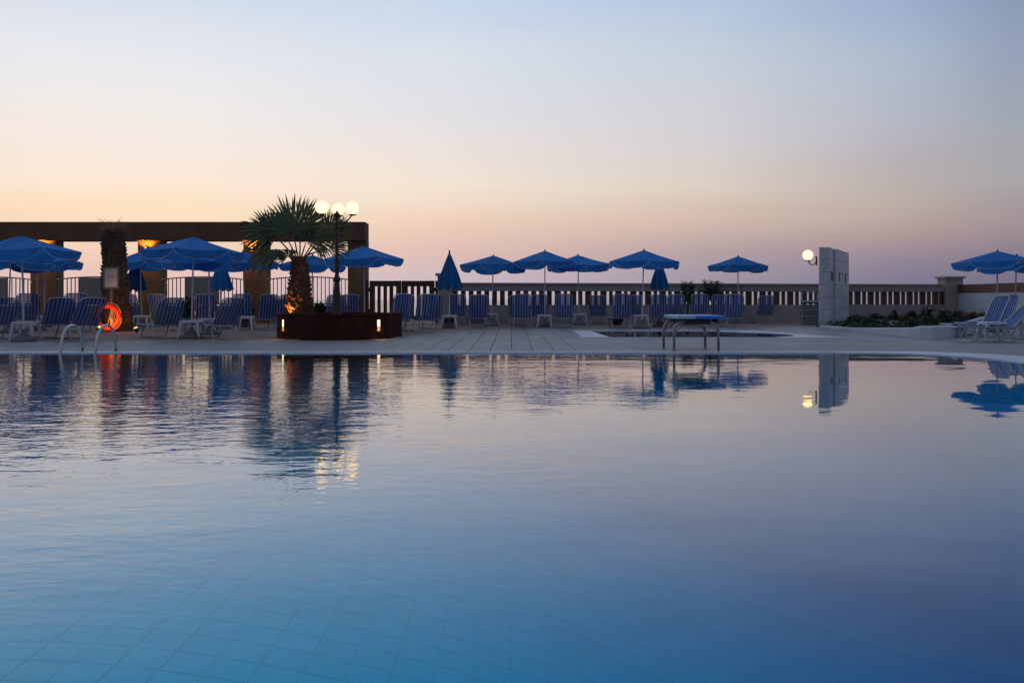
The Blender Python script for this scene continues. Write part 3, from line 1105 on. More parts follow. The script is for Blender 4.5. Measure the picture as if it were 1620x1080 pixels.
# uplight in the planter
t = thing('spotlight', 'small spotlight in the planter shining on the fan palm trunk', 'spotlight', (TX - 0.2, TY - 0.40, 0.5), 0, 'ground spotlights')
MB().tube([(0, 0, 0), (0.01, 0.01, 0.05)], 0.035, 8).build('housing', 'lamp_black', t)
MB().tube([(0.0105, 0.0105, 0.0515), (0.011, 0.011, 0.054)], 0.028, 8).build('lens', 'spot_glow', t)
lamp('bulb', (-0.02, -0.03, 0.09), (1, 0.36, 0.06), 75, 0.04, t, 'SPOT', Vector((0.1, 0.2, 0.6)).to_track_quat('-Z', 'Y').to_euler(), 100)

# lamp post with three globes
LY = 20.35
LX = at(533, LY)
lp = thing('street_lamp', 'black lamp post with three lit white globes standing in the planter', 'street lamp', (LX, LY, 0.49))
zz = lambda py: hz(py, LY) - 0.49
MB().lathe([(0.155, 0.0), (0.15, 0.05), (0.13, 0.12), (0.105, 0.3), (0.08, zz(462)), (0.066, zz(446)), (0.085, zz(444)), (0.088, zz(440)), (0.06, zz(437)), (0.05, zz(434)), (0.046, zz(400)), (0.042, zz(346)), (0.05, zz(345)), (0.03, zz(343))], 14).build('post', 'lamp_black', lp, False)
MB().lathe([(0.03, zz(343.5)), (0.07, zz(342)), (0.085, zz(339)), (0.06, zz(337)), (0.03, zz(336)), (0.035, zz(335)), (0.008, zz(333))], 12).build('finial', 'lamp_black', lp)
for (adx, ady, gy) in ((0.405, -0.12, 329), (-0.30, -0.30, 328), (-0.055, 0.42, 331.5)):
    gz = hz(gy, LY + ady) - 0.49
    gr = 0.165
    pts = []
    u = Vector((adx, ady, 0))
    for i in range(13):
        s = i / 12
        pts.append((adx * s, ady * s, gz - gr - 0.03 - 0.16 * math.sin(PI * min(1, s * 1.08)) * (1 if s < 0.93 else 0.6) - (1 - s) * 0.0))
    pts[-1] = (adx, ady, gz - gr - 0.02)
    a = MB().tube(pts, 0.016, 6)
    c = [(adx * 0.3 + 0.06 * math.cos(q) * adx / u.length, ady * 0.3 + 0.06 * math.cos(q) * ady / u.length, gz - gr - 0.06 + 0.06 * math.sin(q)) for q in [2 * PI * i / 10 for i in range(10)]]
    a.tube(c, 0.009, 5, closed=True)
    arm = a.build('arm', 'lamp_black', lp)
    MB().lathe([(0.05, 0), (0.1, 0.012), (0.1, 0.03), (0.06, 0.035)], 14, (adx, ady, gz - gr - 0.022)).build('collar', 'lamp_black', arm)
    prof = [(max(0.002, gr * math.sin(PI * i / 14)), -gr * math.cos(PI * i / 14)) for i in range(15)]
    MB().lathe(prof, 24, (adx, ady, gz)).build('globe', 'globe_glow', lp, True)

# ------------------------------------------------------------------ bare palm trunk, sign, lifebuoy, spotlights
BY = 24.6
BX = at(186, BY)
bt = thing('bare_palm_tree', 'bare leafless palm trunk with shaggy bark standing before the pergola', 'palm tree', (BX, BY, 0))
zb = hz(362, BY)
lean = lambda z: ((at(178, BY) - BX) * (z / zb), 0)


def bt_r(z):
    u = z / zb
    return 0.41 - 0.13 * u + (0.0 if u < 0.85 else -(u - 0.85) * 0.5) + 0.02 * math.sin(u * 17)


vs = []
mb = MB()
lv = [zb * i / 18 for i in range(19)]
nn = 16
for z in lv:
    for k in range(nn):
        a = 2 * PI * k / nn; r = bt_r(z) * random.uniform(0.92, 1.05)
        vs.append((lean(z)[0] + r * math.cos(a), r * math.sin(a), z))
fs = []
for i in range(len(lv) - 1):
    for k in range(nn):
        l = (k + 1) % nn
        fs.append((i * nn + k, i * nn + l, (i + 1) * nn + l, (i + 1) * nn + k))
fs.append(tuple((len(lv) - 1) * nn + k for k in range(nn)))
mb.add(vs, fs).build('trunk', 'husk_dry', bt)
mb = MB()
scales(mb, bt_r, 0.02, zb - 0.1, 26, 13, 0.15, 0.3, cx=lean)
stuff(mb.build('leaf_base', 'husk_dry', bt))
mb = MB()
for k in range(70):                          # dry fibres at the top
    a = random.uniform(0, 2 * PI); r = random.uniform(0.05, 0.2); tp = lean(zb)
    L = random.uniform(0.12, 0.42) * (1.3 if k < 8 else 1)
    o = random.uniform(0.0, 0.26)
    p0 = (tp[0] + r * math.cos(a), r * math.sin(a), zb - 0.15)
    p1 = (tp[0] + (r + o * 0.6) * math.cos(a), (r + o * .6) * math.sin(a), zb - 0.15 + L * 0.8)
    p2 = (tp[0] + (r + o * 1.6) * math.cos(a), (r + o * 1.6) * math.sin(a), zb - 0.15 + L * (1.0 if k % 3 else 0.5))
    mb.tube([p0, p1, p2], [0.012, 0.008, 0.003], 3)
stuff(mb.build('dry_fibre', 'fibre', bt))

SY = 23.9
sg = thing('notice_board', 'grey framed notice board with a pale sheet in front of bare trunk', 'sign', (at(175.5, SY), SY, 0))
z0, z1 = hz(457, SY), hz(422.5, SY)
w = 12.2 / F * SY
MB().tube([(0, 0.03, 0), (0, 0.03, z0 + 0.05)], 0.03, 8).build('post', 'steel_dull', sg)
mb = MB().box(-w, w, -0.02, 0.02, z0, z0 + 0.045).box(-w, w, -0.02, 0.02, z1 - 0.045, z1).box(-w, -w + 0.045, -0.02, 0.02, z0 + 0.045, z1 - 0.045).box(w - 0.045, w, -0.02, 0.02, z0 + 0.045, z1 - 0.045)
mb.build('frame', 'sign_frame', sg)
pap = MB().box(-w + 0.045, w - 0.045, 0.0, 0.012, z0 + 0.045, z1 - 0.045).build('notice', 'sign_paper', sg)
mb = MB()
zl = z1 - 0.13
k = 0
while zl > z0 + 0.12:
    ww_ = (w - 0.075) * random.uniform(0.55, 0.98)
    mb.add([(-ww_, -0.002, zl), (ww_, -0.002, zl), (ww_, -0.002, zl + 0.008), (-ww_, -0.002, zl + 0.008)], [(0, 1, 2, 3)])
    zl -= random.choice((0.024, 0.024, 0.024, 0.06)); k += 1
mb.build('print', 'sign_ink', pap)

RY = 23.55
lb = thing('lifebuoy', 'red ring lifebuoy glowing in the spotlight below the notice board', 'lifebuoy', (at(170, RY), RY, hz(501, RY)))
ro = 22 / F * RY
mj, mn = ro - 0.075, 0.075
n1, n2 = 36, 12
vs, fs = [], []
for i in range(n1):
    a = 2 * PI * i / n1
    for j in range(n2):
        b = 2 * PI * j / n2
        r = mj + mn * math.cos(b)
        vs.append((r * math.cos(a), mn * 0.8 * math.sin(b), r * math.sin(a)))
for i in range(n1):
    for j in range(n2):
        fs.append((i * n2 + j, ((i + 1) % n1) * n2 + j, ((i + 1) % n1) * n2 + (j + 1) % n2, i * n2 + (j + 1) % n2))
MB().add(vs, fs).build('ring', 'buoy_red', lb, True)
mb = MB()
for k in range(4):
    a0 = PI / 2 * k + 0.3
    pts = [((ro + 0.01 + 0.02 * math.sin(PI * i / 8)) * math.cos(a0 + i / 8 * 1.2), -0.02, (ro + 0.01 + 0.02 * math.sin(PI * i / 8)) * math.sin(a0 + i / 8 * 1.2)) for i in range(9)]
    mb.tube(pts, 0.008, 4)
mb.build('grab_rope', 'rope', lb)
MB().box(-0.03, 0.03, 0.02, 0.30, mj + 0.0, mj + 0.04).build('hook', 'steel_dull', lb)

rp_ = thing('glow_strands', 'yellow strands added for the glow of lit trunk fibres inside the red lifebuoy', 'rope', (at(172, RY) + 0.02, RY + 0.16, 0.0))  # added strands stand for the lit trunk fibres behind the ring
mb = MB()
for k in range(9):
    x = random.uniform(-0.07, 0.07)
    mb.tube([(x * 0.3, 0, hz(484, RY)), (x, 0.01 * k - 0.04, hz(500, RY)), (x * 1.6 + random.uniform(-.06, .06), 0.01 * k - .04, hz(512, RY) - random.uniform(0, 0.12))], 0.009, 4)
mb.build('strand', 'rope', rp_)
MB().box(-0.02, 0.02, 0.0, 0.2, hz(484, RY), hz(484, RY) + 0.03).build('peg', 'steel_dull', rp_)


def ground_spot(px_, Y, z, label, col_, W, rot, tilt, aim):
    t = thing('spotlight', label, 'spotlight', (at(px_, Y), Y, 0), rot, 'ground spotlights')
    MB().tube([(0, 0, 0), (0, 0, z - 0.05)], 0.012, 6).build('stake', 'lamp_black', t)
    d = Vector((math.sin(tilt), 0, math.cos(tilt)))
    c = Vector((0, 0, z))
    MB().tube([c - d * 0.06, c + d * 0.05], [0.045, 0.06], 10).build('housing', 'lamp_black', t)
    prof = [c + d * 0.051, c + d * 0.08]
    MB().tube(prof, [0.055, 0.04], 10).build('lens', 'spot_glow', t)
    lamp('bulb', c + d * 0.1, col_, W, 0.04, t, 'SPOT', aim.to_track_quat('-Z', 'Y').to_euler(), 115)
    return t


ground_spot(156, 23.0, 0.13, 'glowing ground spotlight left of the red lifebuoy', (1, 0.3, 0.05), 48, 0.0, 0.5, Vector((0.45, 1.0, 0.3)))
ground_spot(216, 23.1, 0.10, 'bright yellow ground spotlight right of the bare palm trunk', (1, 0.55, 0.14), 20, 0.0, -0.4, Vector((-0.5, 1.2, 0.5)))

# ------------------------------------------------------------------ shower wall with a globe lamp
SX0, SXE, SYN, SYF = at(1296, 26.3), at(1311, 26.3), 26.3, 29.6
sw = thing('shower_wall', 'tall slate blue tiled shower wall with a wavy side by the planting bed', 'wall', (0, 0, 0))
zrow = [hz(p_, SYN) for p_ in (522, 508, 490, 470, 450, 430, 410, 391)]
zrow[0] = 0.0
P0 = Vector((SXE, SYN)); P1 = Vector((at(1344, SYF), SYF))
dS = (P1 - P0); LS = dS.length; dS.normalize(); nS = Vector((dS.y, -dS.x))
cut = [0]
for q in (1316, 1320.5, 1329.5):
    r = Vector(((q - 810) / F, 1.0))
    den = r.x * dS.y - r.y * dS.x
    u = (P0.x * r.y - P0.y * r.x) / den
    cut.append(u)
cut.append(LS)
offs = [0.0, -0.05, 0.03, -0.02]
PL = Vector((SX0, SYN))
q1 = P1 - nS * 0.14; q2 = PL + dS * (LS - 0.12) + nS * 0.04
core = [(SX0 + 0.03, SYN + 0.03), (SXE - 0.03, SYN + 0.03), (q1.x, q1.y), (q2.x, q2.y)]
MB().prism(core, 0, zrow[-1] - 0.02).build('core', 'seam_dark', sw)
for k in range(7):                           # end face, two tiles wide
    xm = (SX0 + SXE) / 2
    for (a, b) in ((SX0, xm - 0.003), (xm + 0.003, SXE)):
        MB().box(a, b, SYN, SYN + 0.04, zrow[k] + 0.004, zrow[k + 1] - 0.004).build('tile', 'marble', sw)
    for j in range(4):                       # wavy side
        s0, s1 = cut[j] + (0.05 if j == 0 else 0.012), cut[j + 1] - 0.012
        pts = []
        for i in range(4):
            s = s0 + (s1 - s0) * i / 3
            o = offs[j] + 0.035 * math.sin(PI * i / 3)
            pts.append(P0 + dS * s + nS * o)
        back = [P0 + dS * (s1) + nS * (-0.12), P0 + dS * (s0) + nS * (-0.12)]
        MB().prism([(q.x, q.y) for q in pts + back], zrow[k] + 0.004, zrow[k + 1] - 0.004).build('tile', 'marble', sw)
    for j in range(4):                       # back side
        e0, e1 = PL + dS * (0.06 + j * LS / 4), PL + dS * ((j + 1) * LS / 4 - 0.01)
        MB().prism([(e0.x, e0.y), ((e0 + nS * 0.03).x, (e0 + nS * 0.03).y), ((e1 + nS * 0.03).x, (e1 + nS * 0.03).y), (e1.x, e1.y)], zrow[k] + 0.004, zrow[k + 1] - 0.004).build('tile', 'marble', sw)
for j in range(4):                           # shower slots, the shade inside them put on as dark boxes
    s = (cut[j] + cut[j + 1]) / 2
    o = offs[j] + 0.045
    c = P0 + dS * s + nS * o
    M = Matrix.Translation((c.x, c.y, 0)) @ Matrix.Rotation(math.atan2(dS.y, dS.x), 4, 'Z')
    MB().box(-0.02, 0.02, -0.004, 0.05, hz(446, 28), hz(431.5, 28), M).build('niche_shade', 'seam_dark', sw)
    MB().tube([(c.x, c.y, hz(433, 28)), (c.x + nS.x * 0.08, c.y + nS.y * 0.08, hz(432.5, 28)), (c.x + nS.x * 0.1, c.y + nS.y * 0.1, hz(434, 28))], 0.014, 6).build('shower_head', 'steel', sw)

wl = thing('wall_lamp', 'lit white globe lamp on a curved black bracket of shower wall', 'wall lamp', (SX0, SYN + 0.2, 0))
WY = SYN + 0.2
gx = at(1278, WY) - SX0; gz = hz(403.5, WY); gr = 8.2 / F * WY
prof = [(max(0.002, gr * math.sin(PI * i / 14)), -gr * math.cos(PI * i / 14)) for i in range(15)]
MB().lathe(prof, 24, (gx, 0, gz)).build('globe', 'globe_glow', wl, True)
MB().lathe([(0.05, 0), (0.1, 0.012), (0.1, 0.03), (0.06, 0.035)], 14, (gx, 0, gz - gr - 0.022)).build('collar', 'lamp_black', wl)
cxm = gx / 2
pts = [(gx * 0.93, 0, gz - gr - 0.02)] + [(cxm - cxm * 0.86 * -math.cos(PI * i / 10), 0, hz(411.5, WY) - 0.155 * math.sin(PI * i / 10)) for i in range(11)]
pts = [(gx * 0.95, 0, gz - gr - 0.01)] + [(cxm + (gx / 2 * 0.86) * math.cos(PI * i / 10), 0, hz(411.5, WY) - 0.15 * math.sin(PI * i / 10)) for i in range(11)] + [(-0.012, 0, hz(408, WY))]
MB().tube(pts, 0.017, 6).build('bracket', 'lamp_black', wl)
MB().tube([(gx + gr * 0.9, 0, hz(406.3, WY)), (-0.01, 0, hz(406.3, WY))], 0.008, 5).build('stay', 'lamp_black', wl)
MB().box(-0.025, 0, -0.05, 0.05, hz(420, WY), hz(405.5, WY)).build('back_plate', 'lamp_black', wl)

# ------------------------------------------------------------------ planting bed
bed = thing('planting_bed', 'raised planting bed with a low white kerb beside the shower wall', 'planting bed', (0, 0, 0))
cn = Vector((10.05, 20.0))
wall_a = [(at(1297, 25.6), 25.6, 0.15), (at(1344, 24.7), 24.7, 0.11), (10.08, 22.4, 0.19), (10.05, 20.7, 0.25)]
wall_b = [(10.05, 20.7, 0.25), (10.09, 20.32, 0.305), (10.24, 20.05, 0.31), (10.5, 20.05, 0.31), (11.2, 20.75, 0.31), (13.6, 24.2, 0.31), (16.6, 28.9, 0.31), (19.4, 33.2, 0.31)]


def low_wall(path, th, side, name):
    mb = MB()
    n = len(path)
    pv = [Vector((x, y)) for x, y, z in path]
    L, Rr = [], []
    for i in range(n):
        d = (pv[min(i + 1, n - 1)] - pv[max(i - 1, 0)]).normalized()
        nn = Vector((-d.y, d.x)) * side * th
        L.append(pv[i]); Rr.append(pv[i] + nn)
    vs = []
    b = 0.03
    for i in range(n):
        z = path[i][2]; a, c = L[i], Rr[i]; m = (c - a).normalized() * b
        vs += [(a.x, a.y, -0.01), (a.x, a.y, z - b), (a.x + m.x, a.y + m.y, z), (c.x - m.x, c.y - m.y, z), (c.x, c.y, z - b), (c.x, c.y, -0.01)]
    fs = []
    for i in range(n - 1):
        for k in range(5):
            q = (i * 6 + k, (i + 1) * 6 + k, (i + 1) * 6 + k + 1, i * 6 + k + 1)
            fs.append(q)
    fs.append((0, 1, 2, 3, 4, 5)); fs.append(tuple((n - 1) * 6 + k for k in reversed(range(6))))
    return mb.add(vs, fs).build(name, 'kerb_white', bed)


low_wall(wall_a, 0.22, 1, 'kerb')
low_wall(wall_b, 0.24, 1, 'kerb')
soil_pts = [(at(1297, 25.6), 25.9), (at(1344, 24.7) + 0.1, 24.9), (10.25, 22.4), (10.25, 20.6), (10.6, 20.4), (11.2, 21.0), (13.6, 24.5), (16.6, 29.2), (19.2, 33.2), (19.2, 35.6), (13.2, 34.8), (12.3, 30.2), (10.3, 26.4)]
sheet('soil', soil_pts, [], 0.09, 'soil', bed)
# seam line at the foot of the kerb
mb = MB()
for (a, b) in (((at(1344, 24.7) - 0.02, 24.6), (10.03, 20.7)), ((10.03, 20.7), (9.6, 18.2))):
    mb.add([(a[0] - 0.07, a[1], 0.004), (a[0] - 0.0, a[1], 0.004), (b[0], b[1], 0.004), (b[0] - 0.07, b[1], 0.004)], [(0, 1, 2, 3)])
structure(mb.build('pavement_edging', 'edging'))


def foliage(mb, n, c, rad, size, flat=1.0):
    for k in range(n):
        while True:
            q = Vector((random.uniform(-1, 1), random.uniform(-1, 1), random.uniform(-1, 1)))
            if 0.25 < q.length < 1: break
        q = q.normalized() * q.length ** 0.6
        p = Vector((c[0] + q.x * rad[0], c[1] + q.y * rad[1], c[2] + q.z * rad[2]))
        s = size * random.uniform(0.6, 1.5)
        d = (q * 0.6 + Vector((random.uniform(-1, 1), random.uniform(-1, 1), random.uniform(-0.6, 1)))).normalized()
        e = d.cross(Vector((random.uniform(-1, 1), random.uniform(-1, 1), random.uniform(-1, 1)))).normalized()
        up = d.cross(e) * s * 0.12
        mb.add([p, p + d * s * 0.5 + e * s * 0.26 + up, p + d * s, p + d * s * 0.5 - e * s * 0.26 + up], [(0, 1, 2), (0, 2, 3)])


def shrub(px_, Y, top_py, half_px, label, leaf='leaf_mid', petals=None, nleaf=260, base_z=0.09, size=0.09, group='shrubs in the planting bed', loose=False):
    x = at(px_, Y); zt = hz(top_py, Y); h = zt - base_z; w = half_px / F * Y
    t = thing('shrub', label, 'shrub', (x, Y, base_z), 0, group)
    mb = MB()
    for k in range(5):
        a = random.uniform(0, 2 * PI); r = w * random.uniform(0.2, 0.7)
        foliage(mb, nleaf // 5, (r * math.cos(a), r * math.sin(a), h * random.uniform(0.3, 0.66)), (w * 0.55, w * 0.55, h * 0.42), size)
    foliage(mb, nleaf // 6, (0, 0, h * 0.68), (w * 0.4, w * 0.4, h * 0.32), size)
    mb.build('leaves', leaf, t)
    mb = MB()
    for k in range(7):
        a = random.uniform(0, 2 * PI); r = w * random.uniform(0.2, 0.8)
        mb.tube([(0, 0, -0.03), (r * 0.4 * math.cos(a), r * 0.4 * math.sin(a), h * 0.4), (r * math.cos(a), r * math.sin(a), h * random.uniform(0.6, 0.92))], [0.014, 0.01, 0.004], 4)
    mb.build('stems', 'stem', t)
    t.children[-1].name = 'stem'
    if petals:
        for k in range(9):
            a = random.uniform(PI, 2 * PI); r = w * random.uniform(0.2, 0.8)
            c = Vector((r * math.cos(a), r * math.sin(a) - 0.05, h * random.uniform(0.55, 1.02)))
            mb = MB()
            for j in range(5):
                b = 2 * PI * j / 5
                e = Vector((math.cos(b), -0.5, math.sin(b) * 0.5)) * 0.05
                s = Vector((-math.sin(b), 0, math.cos(b) * 0.5)) * 0.022
                mb.add([c, c + e * .6 + s, c + e, c + e * .6 - s], [(0, 1, 2), (0, 2, 3)])
            mb.build('flower', petals, t)
    return t


random.seed(21)
SH = [
    (1358, 27.0, 500, 16, 'bushy green shrub touching the foot of the blue shower wall', 'leaf_mid', None),
    (1352, 29.5, 504, 10, 'low green shrub with a white bloom behind the shower wall foot', 'leaf_dark', 'petal_white'),
    (1384, 28.5, 496, 9, 'dark leafy plant standing up before the balustrade near the shower wall', 'leaf_purple', None),
    (1372, 25.2, 507, 12, 'low green mound along the kerb close to the shower wall', 'leaf_mid', None),
    (1398, 26.0, 506, 13, 'spreading green shrub in the middle of the kerb line', 'leaf_dark', 'petal_white'),
    (1415, 28.5, 492, 6, 'tall thin dark plant standing above the planting bed', 'leaf_purple', None),
    (1408, 23.8, 508, 12, 'white flowered low shrub just behind the white kerb', 'leaf_mid', 'petal_white'),
    (1433, 27.2, 501, 12, 'rusty leaved shrub in the middle of the planting bed', 'leaf_rust', 'petal_red'),
    (1441, 30.0, 494, 9, 'dark rounded shrub against the balustrade in mid bed', 'leaf_dark', None),
    (1440, 23.4, 507, 14, 'green shrub filling the front corner of the planting bed', 'leaf_mid', None),
    (1466, 30.5, 486, 11, 'tallest spiky dark shrub in the bed, with white blooms below', 'leaf_dark', 'petal_white'),
    (1468, 25.5, 501, 14, 'green and low shrub beside the rising white kerb', 'leaf_mid', None),
    (1492, 29.0, 493, 13, 'dark shrub under the sandy end pillar', 'leaf_dark', None),
    (1497, 26.3, 498, 14, 'mid green shrub behind the rising white kerb', 'leaf_mid', None),
    (1517, 30.5, 492, 12, 'yellowish shrub before the white garden wall', 'leaf_mid', 'petal_red'),
    (1538, 31.0, 495, 11, 'rust coloured shrub before the white garden wall', 'leaf_rust', None),
    (1555, 31.5, 497, 10, 'small rusty shrub where the kerb meets the loungers', 'leaf_rust', None),
]
for (a, b, c, d, lbl, lf, pt) in SH:
    shrub(a, b, c, d, lbl, lf, pt, nleaf=330 if lf != 'leaf_purple' else 110, size=0.1)
# ground cover in the bed
mb = MB()
random.seed(5)
tries = 0
cnt = 0
while cnt < 2600 and tries < 40000:
    tries += 1
    p = (random.uniform(9.6, 19.3), random.uniform(20.3, 35.5))
    if not inside(p, soil_pts): continue
    cnt += 1
    foliage(mb, 3, (p[0], p[1], 0.13), (0.1, 0.1, 0.08), 0.1)
gc = stuff(mb.build('ground_cover', 'leaf_dark'))
tag(gc, 'low dark ground cover spreading between the shrubs of the raised bed', 'ground cover')
# a twig against the white wall
t = thing('twig_plant', 'thin bare twig plant standing out against the white garden wall', 'plant', (at(1552, 31.0), 31.0, 0.09))
mb = MB()
mb.tube([(0, 0, 0), (0.02, 0, 0.25), (0.0, 0, 0.46)], [0.012, 0.008, 0.004], 4)
mb.build('stem', 'stem', t)
mb = MB()
for k in range(9):
    foliage(mb, 2, (random.uniform(-0.12, 0.16), 0, 0.2 + 0.03 * k), (0.05, 0.02, 0.02), 0.07)
mb.build('leaves', 'leaf_dark', t)

# shrubs at the foot of the railings
random.seed(11)
for (a, c, d, lbl) in ((298, 473, 15, 'dark green bush below the railing panel, between two loungers'), (388, 471, 12, 'dark bush under the second glowing pergola light'),
                       (425, 470, 12, 'dark green bush left of the fan palm trunk below the railing'), (447, 474, 10, 'dark green bush directly left of lit palm trunk'),
                       (505, 482, 12, 'low dark bush between the fan palm and the lamp post'), (536, 484, 12, 'low dark bush behind the lamp post base')):
    shrub(a, 32.9, c, d, lbl, 'leaf_dark', None, nleaf=520, base_z=0.0, size=0.13, group='bushes along the railings')
# leafy plants in front of the balustrade
random.seed(31)


def arching_plant(px_, Y, top_py, half_px, label, n=26):
    x = at(px_, Y); h = hz(top_py, Y); w = half_px / F * Y
    t = thing('arching_plant', label, 'plant', (x, Y, 0), 0, 'feathery plants by the balustrade')
    MB().lathe([(0.16, 0), (0.2, 0.26), (0.21, 0.3)], 12).build('pot', 'pot_dark', t)
    MB().lathe([(0.05, 0.2), (0.05, h * 0.45)], 6).build('stem', 'stem', t)
    for k in range(n):
        a = random.uniform(0, 2 * PI)
        up = random.uniform(0.3, 1.0)
        rr = w * random.uniform(0.6, 1.1) * (1.2 - 0.6 * up)
        zt = h * (0.45 + 0.55 * up)
        base = Vector((0, 0, h * 0.4)); tip = Vector((rr * math.cos(a), rr * math.sin(a) * 0.8, zt - 0.12))
        mid = base.lerp(tip, 0.5) + Vector((0, 0, 0.22))
        mb = MB()
        pts = [base.lerp(mid, s).lerp(mid.lerp(tip, s), s) for s in [i / 8 for i in range(9)]]
        mb.tube(pts, 0.006, 3)
        for i in range(2, 9):
            d = (pts[i] - pts[i - 1]).normalized()
            sd = d.cross(Vector((0, 0, 1))).normalized()
            for sg_ in (-1, 1):
                L = 0.3 * (1 - abs(i - 5) / 7)
                q = pts[i]; e = q + sd * sg_ * L + d * L * 0.7 - Vector((0, 0, 0.04))
                m = q.lerp(e, 0.5)
                mb.add([q, m + d * 0.016, e, m - d * 0.016], [(0, 1, 2), (0, 2, 3)])
        mb.build('frond', 'leaf_dark', t)


arching_plant(1088, 31.6, 440, 12, 'narrow feathery plant before balustrade, left of the diving board', 30)
arching_plant(1128, 31.9, 437, 26, 'wide feathery plant before balustrade, behind the diving board', 44)

# ------------------------------------------------------------------ parasols
def make_parasol(label, seed=0):
    """open parasol: apex 2.6 m, six panels with hanging flaps"""
    t = thing('parasol', label, 'parasol', (0, 0, 0), 0, 'open blue parasols')
    n, Rr, zr, za = 6, 1.2, 2.23, 2.6
    rnd = random.Random(seed)
    sag = [rnd.uniform(0.4, 1.8) for _ in range(n)]
    cdz = [rnd.uniform(-0.035, 0.035) for _ in range(n)]
    fd = [rnd.uniform(0.88, 1.12) for _ in range(n)]
    mb = MB()
    vs, fs = [], []
    rings = 5
    sub = 6

    def rim_z(a, s):
        q = (a / (2 * PI / n)) % n
        i = int(q) % n; f = q - int(q)
        cz = cdz[i] * (1 - f) + cdz[(i + 1) % n] * f
        loc = (a % (2 * PI / n)) - PI / n
        return za - (za - zr) * s ** 1.08 + cz * s * s - 0.03 * s * math.cos(loc * n / 2) * sag[i] * 0.8
    N = n * sub
    for i in range(rings + 1):
        s = i / rings
        for k in range(N):
            a = 2 * PI * k / N
            loc = (a % (2 * PI / n)) - PI / n
            rad = Rr * s * math.cos(PI / n) / math.cos(loc)
            z = rim_z(a, s) - 0.02 * sag[int(a / (2 * PI / n)) % n] * math.sin(PI * s)
            vs.append((rad * math.cos(a), rad * math.sin(a), z))
    for i in range(rings):
        for k in range(N):
            l = (k + 1) % N
            if i == 0: fs.append((k, N + l, N + k)[::-1]) if False else fs.append((k, N + k, N + l))
            else: fs.append((i * N + k, (i + 1) * N + k, (i + 1) * N + l, i * N + l))
    mb.add(vs, fs).build('canopy', 'parasol_blue', t)
    for p_ in range(n):                       # flaps and their white piping
        vs, fs, low = [], [], []
        m = 8
        for j in range(m + 1):
            k = p_ * sub + j * sub / m
            a = 2 * PI * k / N
            loc = (2 * PI / n) * (j / m) - PI / n
            rad = Rr * math.cos(PI / n) / math.cos(loc)
            zt = rim_z((a - 1e-6) if j == m else a + 1e-6, 1.0)
            u = 2 * j / m - 1
            drop = (0.225 - 0.185 * abs(u) ** 4.5) * fd[p_]
            sh = 1.012 + 0.025 * (1 - u * u)
            vs.append((rad * math.cos(a), rad * math.sin(a), zt))
            b = (rad * sh * math.cos(a), rad * sh * math.sin(a), zt - drop)
            vs.append(b); low.append(b)
        for j in range(m):
            fs.append((2 * j, 2 * j + 1, 2 * j + 3, 2 * j + 2))
        fl = MB().add(vs, fs).build('flap', 'parasol_blue', t)
        MB().tube([vs[0]] + low + [vs[-2]], 0.006, 3).build('piping', 'piping', fl)
    for k in range(n):
        a = 2 * PI * k / n
        MB().tube([(0.03 * math.cos(a), 0.03 * math.sin(a), za - 0.06), (Rr * 0.985 * math.cos(a), Rr * .985 * math.sin(a), zr + cdz[k] - 0.03)], 0.007, 4).build('rib', 'white_pole', t)
    mb = MB()
    for k in range(n):
        a = 2 * PI * k / n
        mb.tube([(0.03 * math.cos(a), 0.03 * math.sin(a), zr - 0.12), (0.55 * math.cos(a), 0.55 * math.sin(a), za - 0.06 - (za - zr) * 0.45)], 0.006, 4)
    mb.build('strut', 'white_pole', t)
    MB().tube([(0, 0, 0.1), (0, 0, za - 0.01)], 0.02, 8).build('pole', 'white_pole', t)
    MB().lathe([(0.026, za - 0.015), (0.03, za + 0.01), (0.012, za + 0.045)], 8).build('finial', 'dark_rubber', t)
    MB().lathe([(0.27, 0.0), (0.27, 0.05), (0.2, 0.1), (0.06, 0.2), (0.035, 0.3)], 16).build('base', 'concrete_base', t)
    return t


PAR = [  # pole px, apex py, rim-bottom py, width px, twist deg, label
    (38, 371, 402, 160, 20, 'open blue parasol at the left edge, highest and nearest of that cluster'),
    (13, 397, 426, 128, 5, 'open blue parasol mostly behind the front left one, cut by the edge'),
    (59, 394, 428, 118, 40, 'open blue parasol under the front left one, before the first column'),
    (70, 396, 427, 106, 12, 'rearmost open blue parasol behind the front left cluster, by first column'),
    (302.5, 372.5, 402.5, 149, 30, 'large open blue parasol highest in the middle of left terrace, white table beneath'),
    (225, 397, 424, 104, 2, 'open blue parasol just right of the bare palm trunk, over a folded one'),
    (332, 394, 421, 134, 12, 'open blue parasol half hidden behind the large middle one'),
    (387, 396, 424, 108, 34, 'open blue parasol left of the fan palm in front of glowing column'),
    (492.5, 402, 428, 99, 14, 'open blue parasol directly behind the fan palm trunk and railing'),
    (577, 388, 420, 119, 0, 'open blue parasol between lamp post and wooden gate'),
    (778, 402.5, 428.5, 101, 10, 'open blue parasol next right of the tall folded one by the gate'),
    (862, 395, 424, 104, 24, 'open blue parasol second from left over the balustrade, overlapping its neighbours'),
    (916, 402, 428, 98, 40, 'open blue parasol third from left over the balustrade, partly behind second'),
    (1015, 394, 423, 111, 30, 'large open blue parasol with a folded one beside its pole'),
    (1167.5, 404, 429.5, 91, 0, 'small open blue parasol standing alone left of the globe wall lamp'),
    (1577, 395, 432, 124, 25, 'front open blue parasol at the right edge beside the loungers'),
    (1605, 402, 431, 112, 8, 'rear open blue parasol at the right edge, cut off by it'),
]
protos_p = []
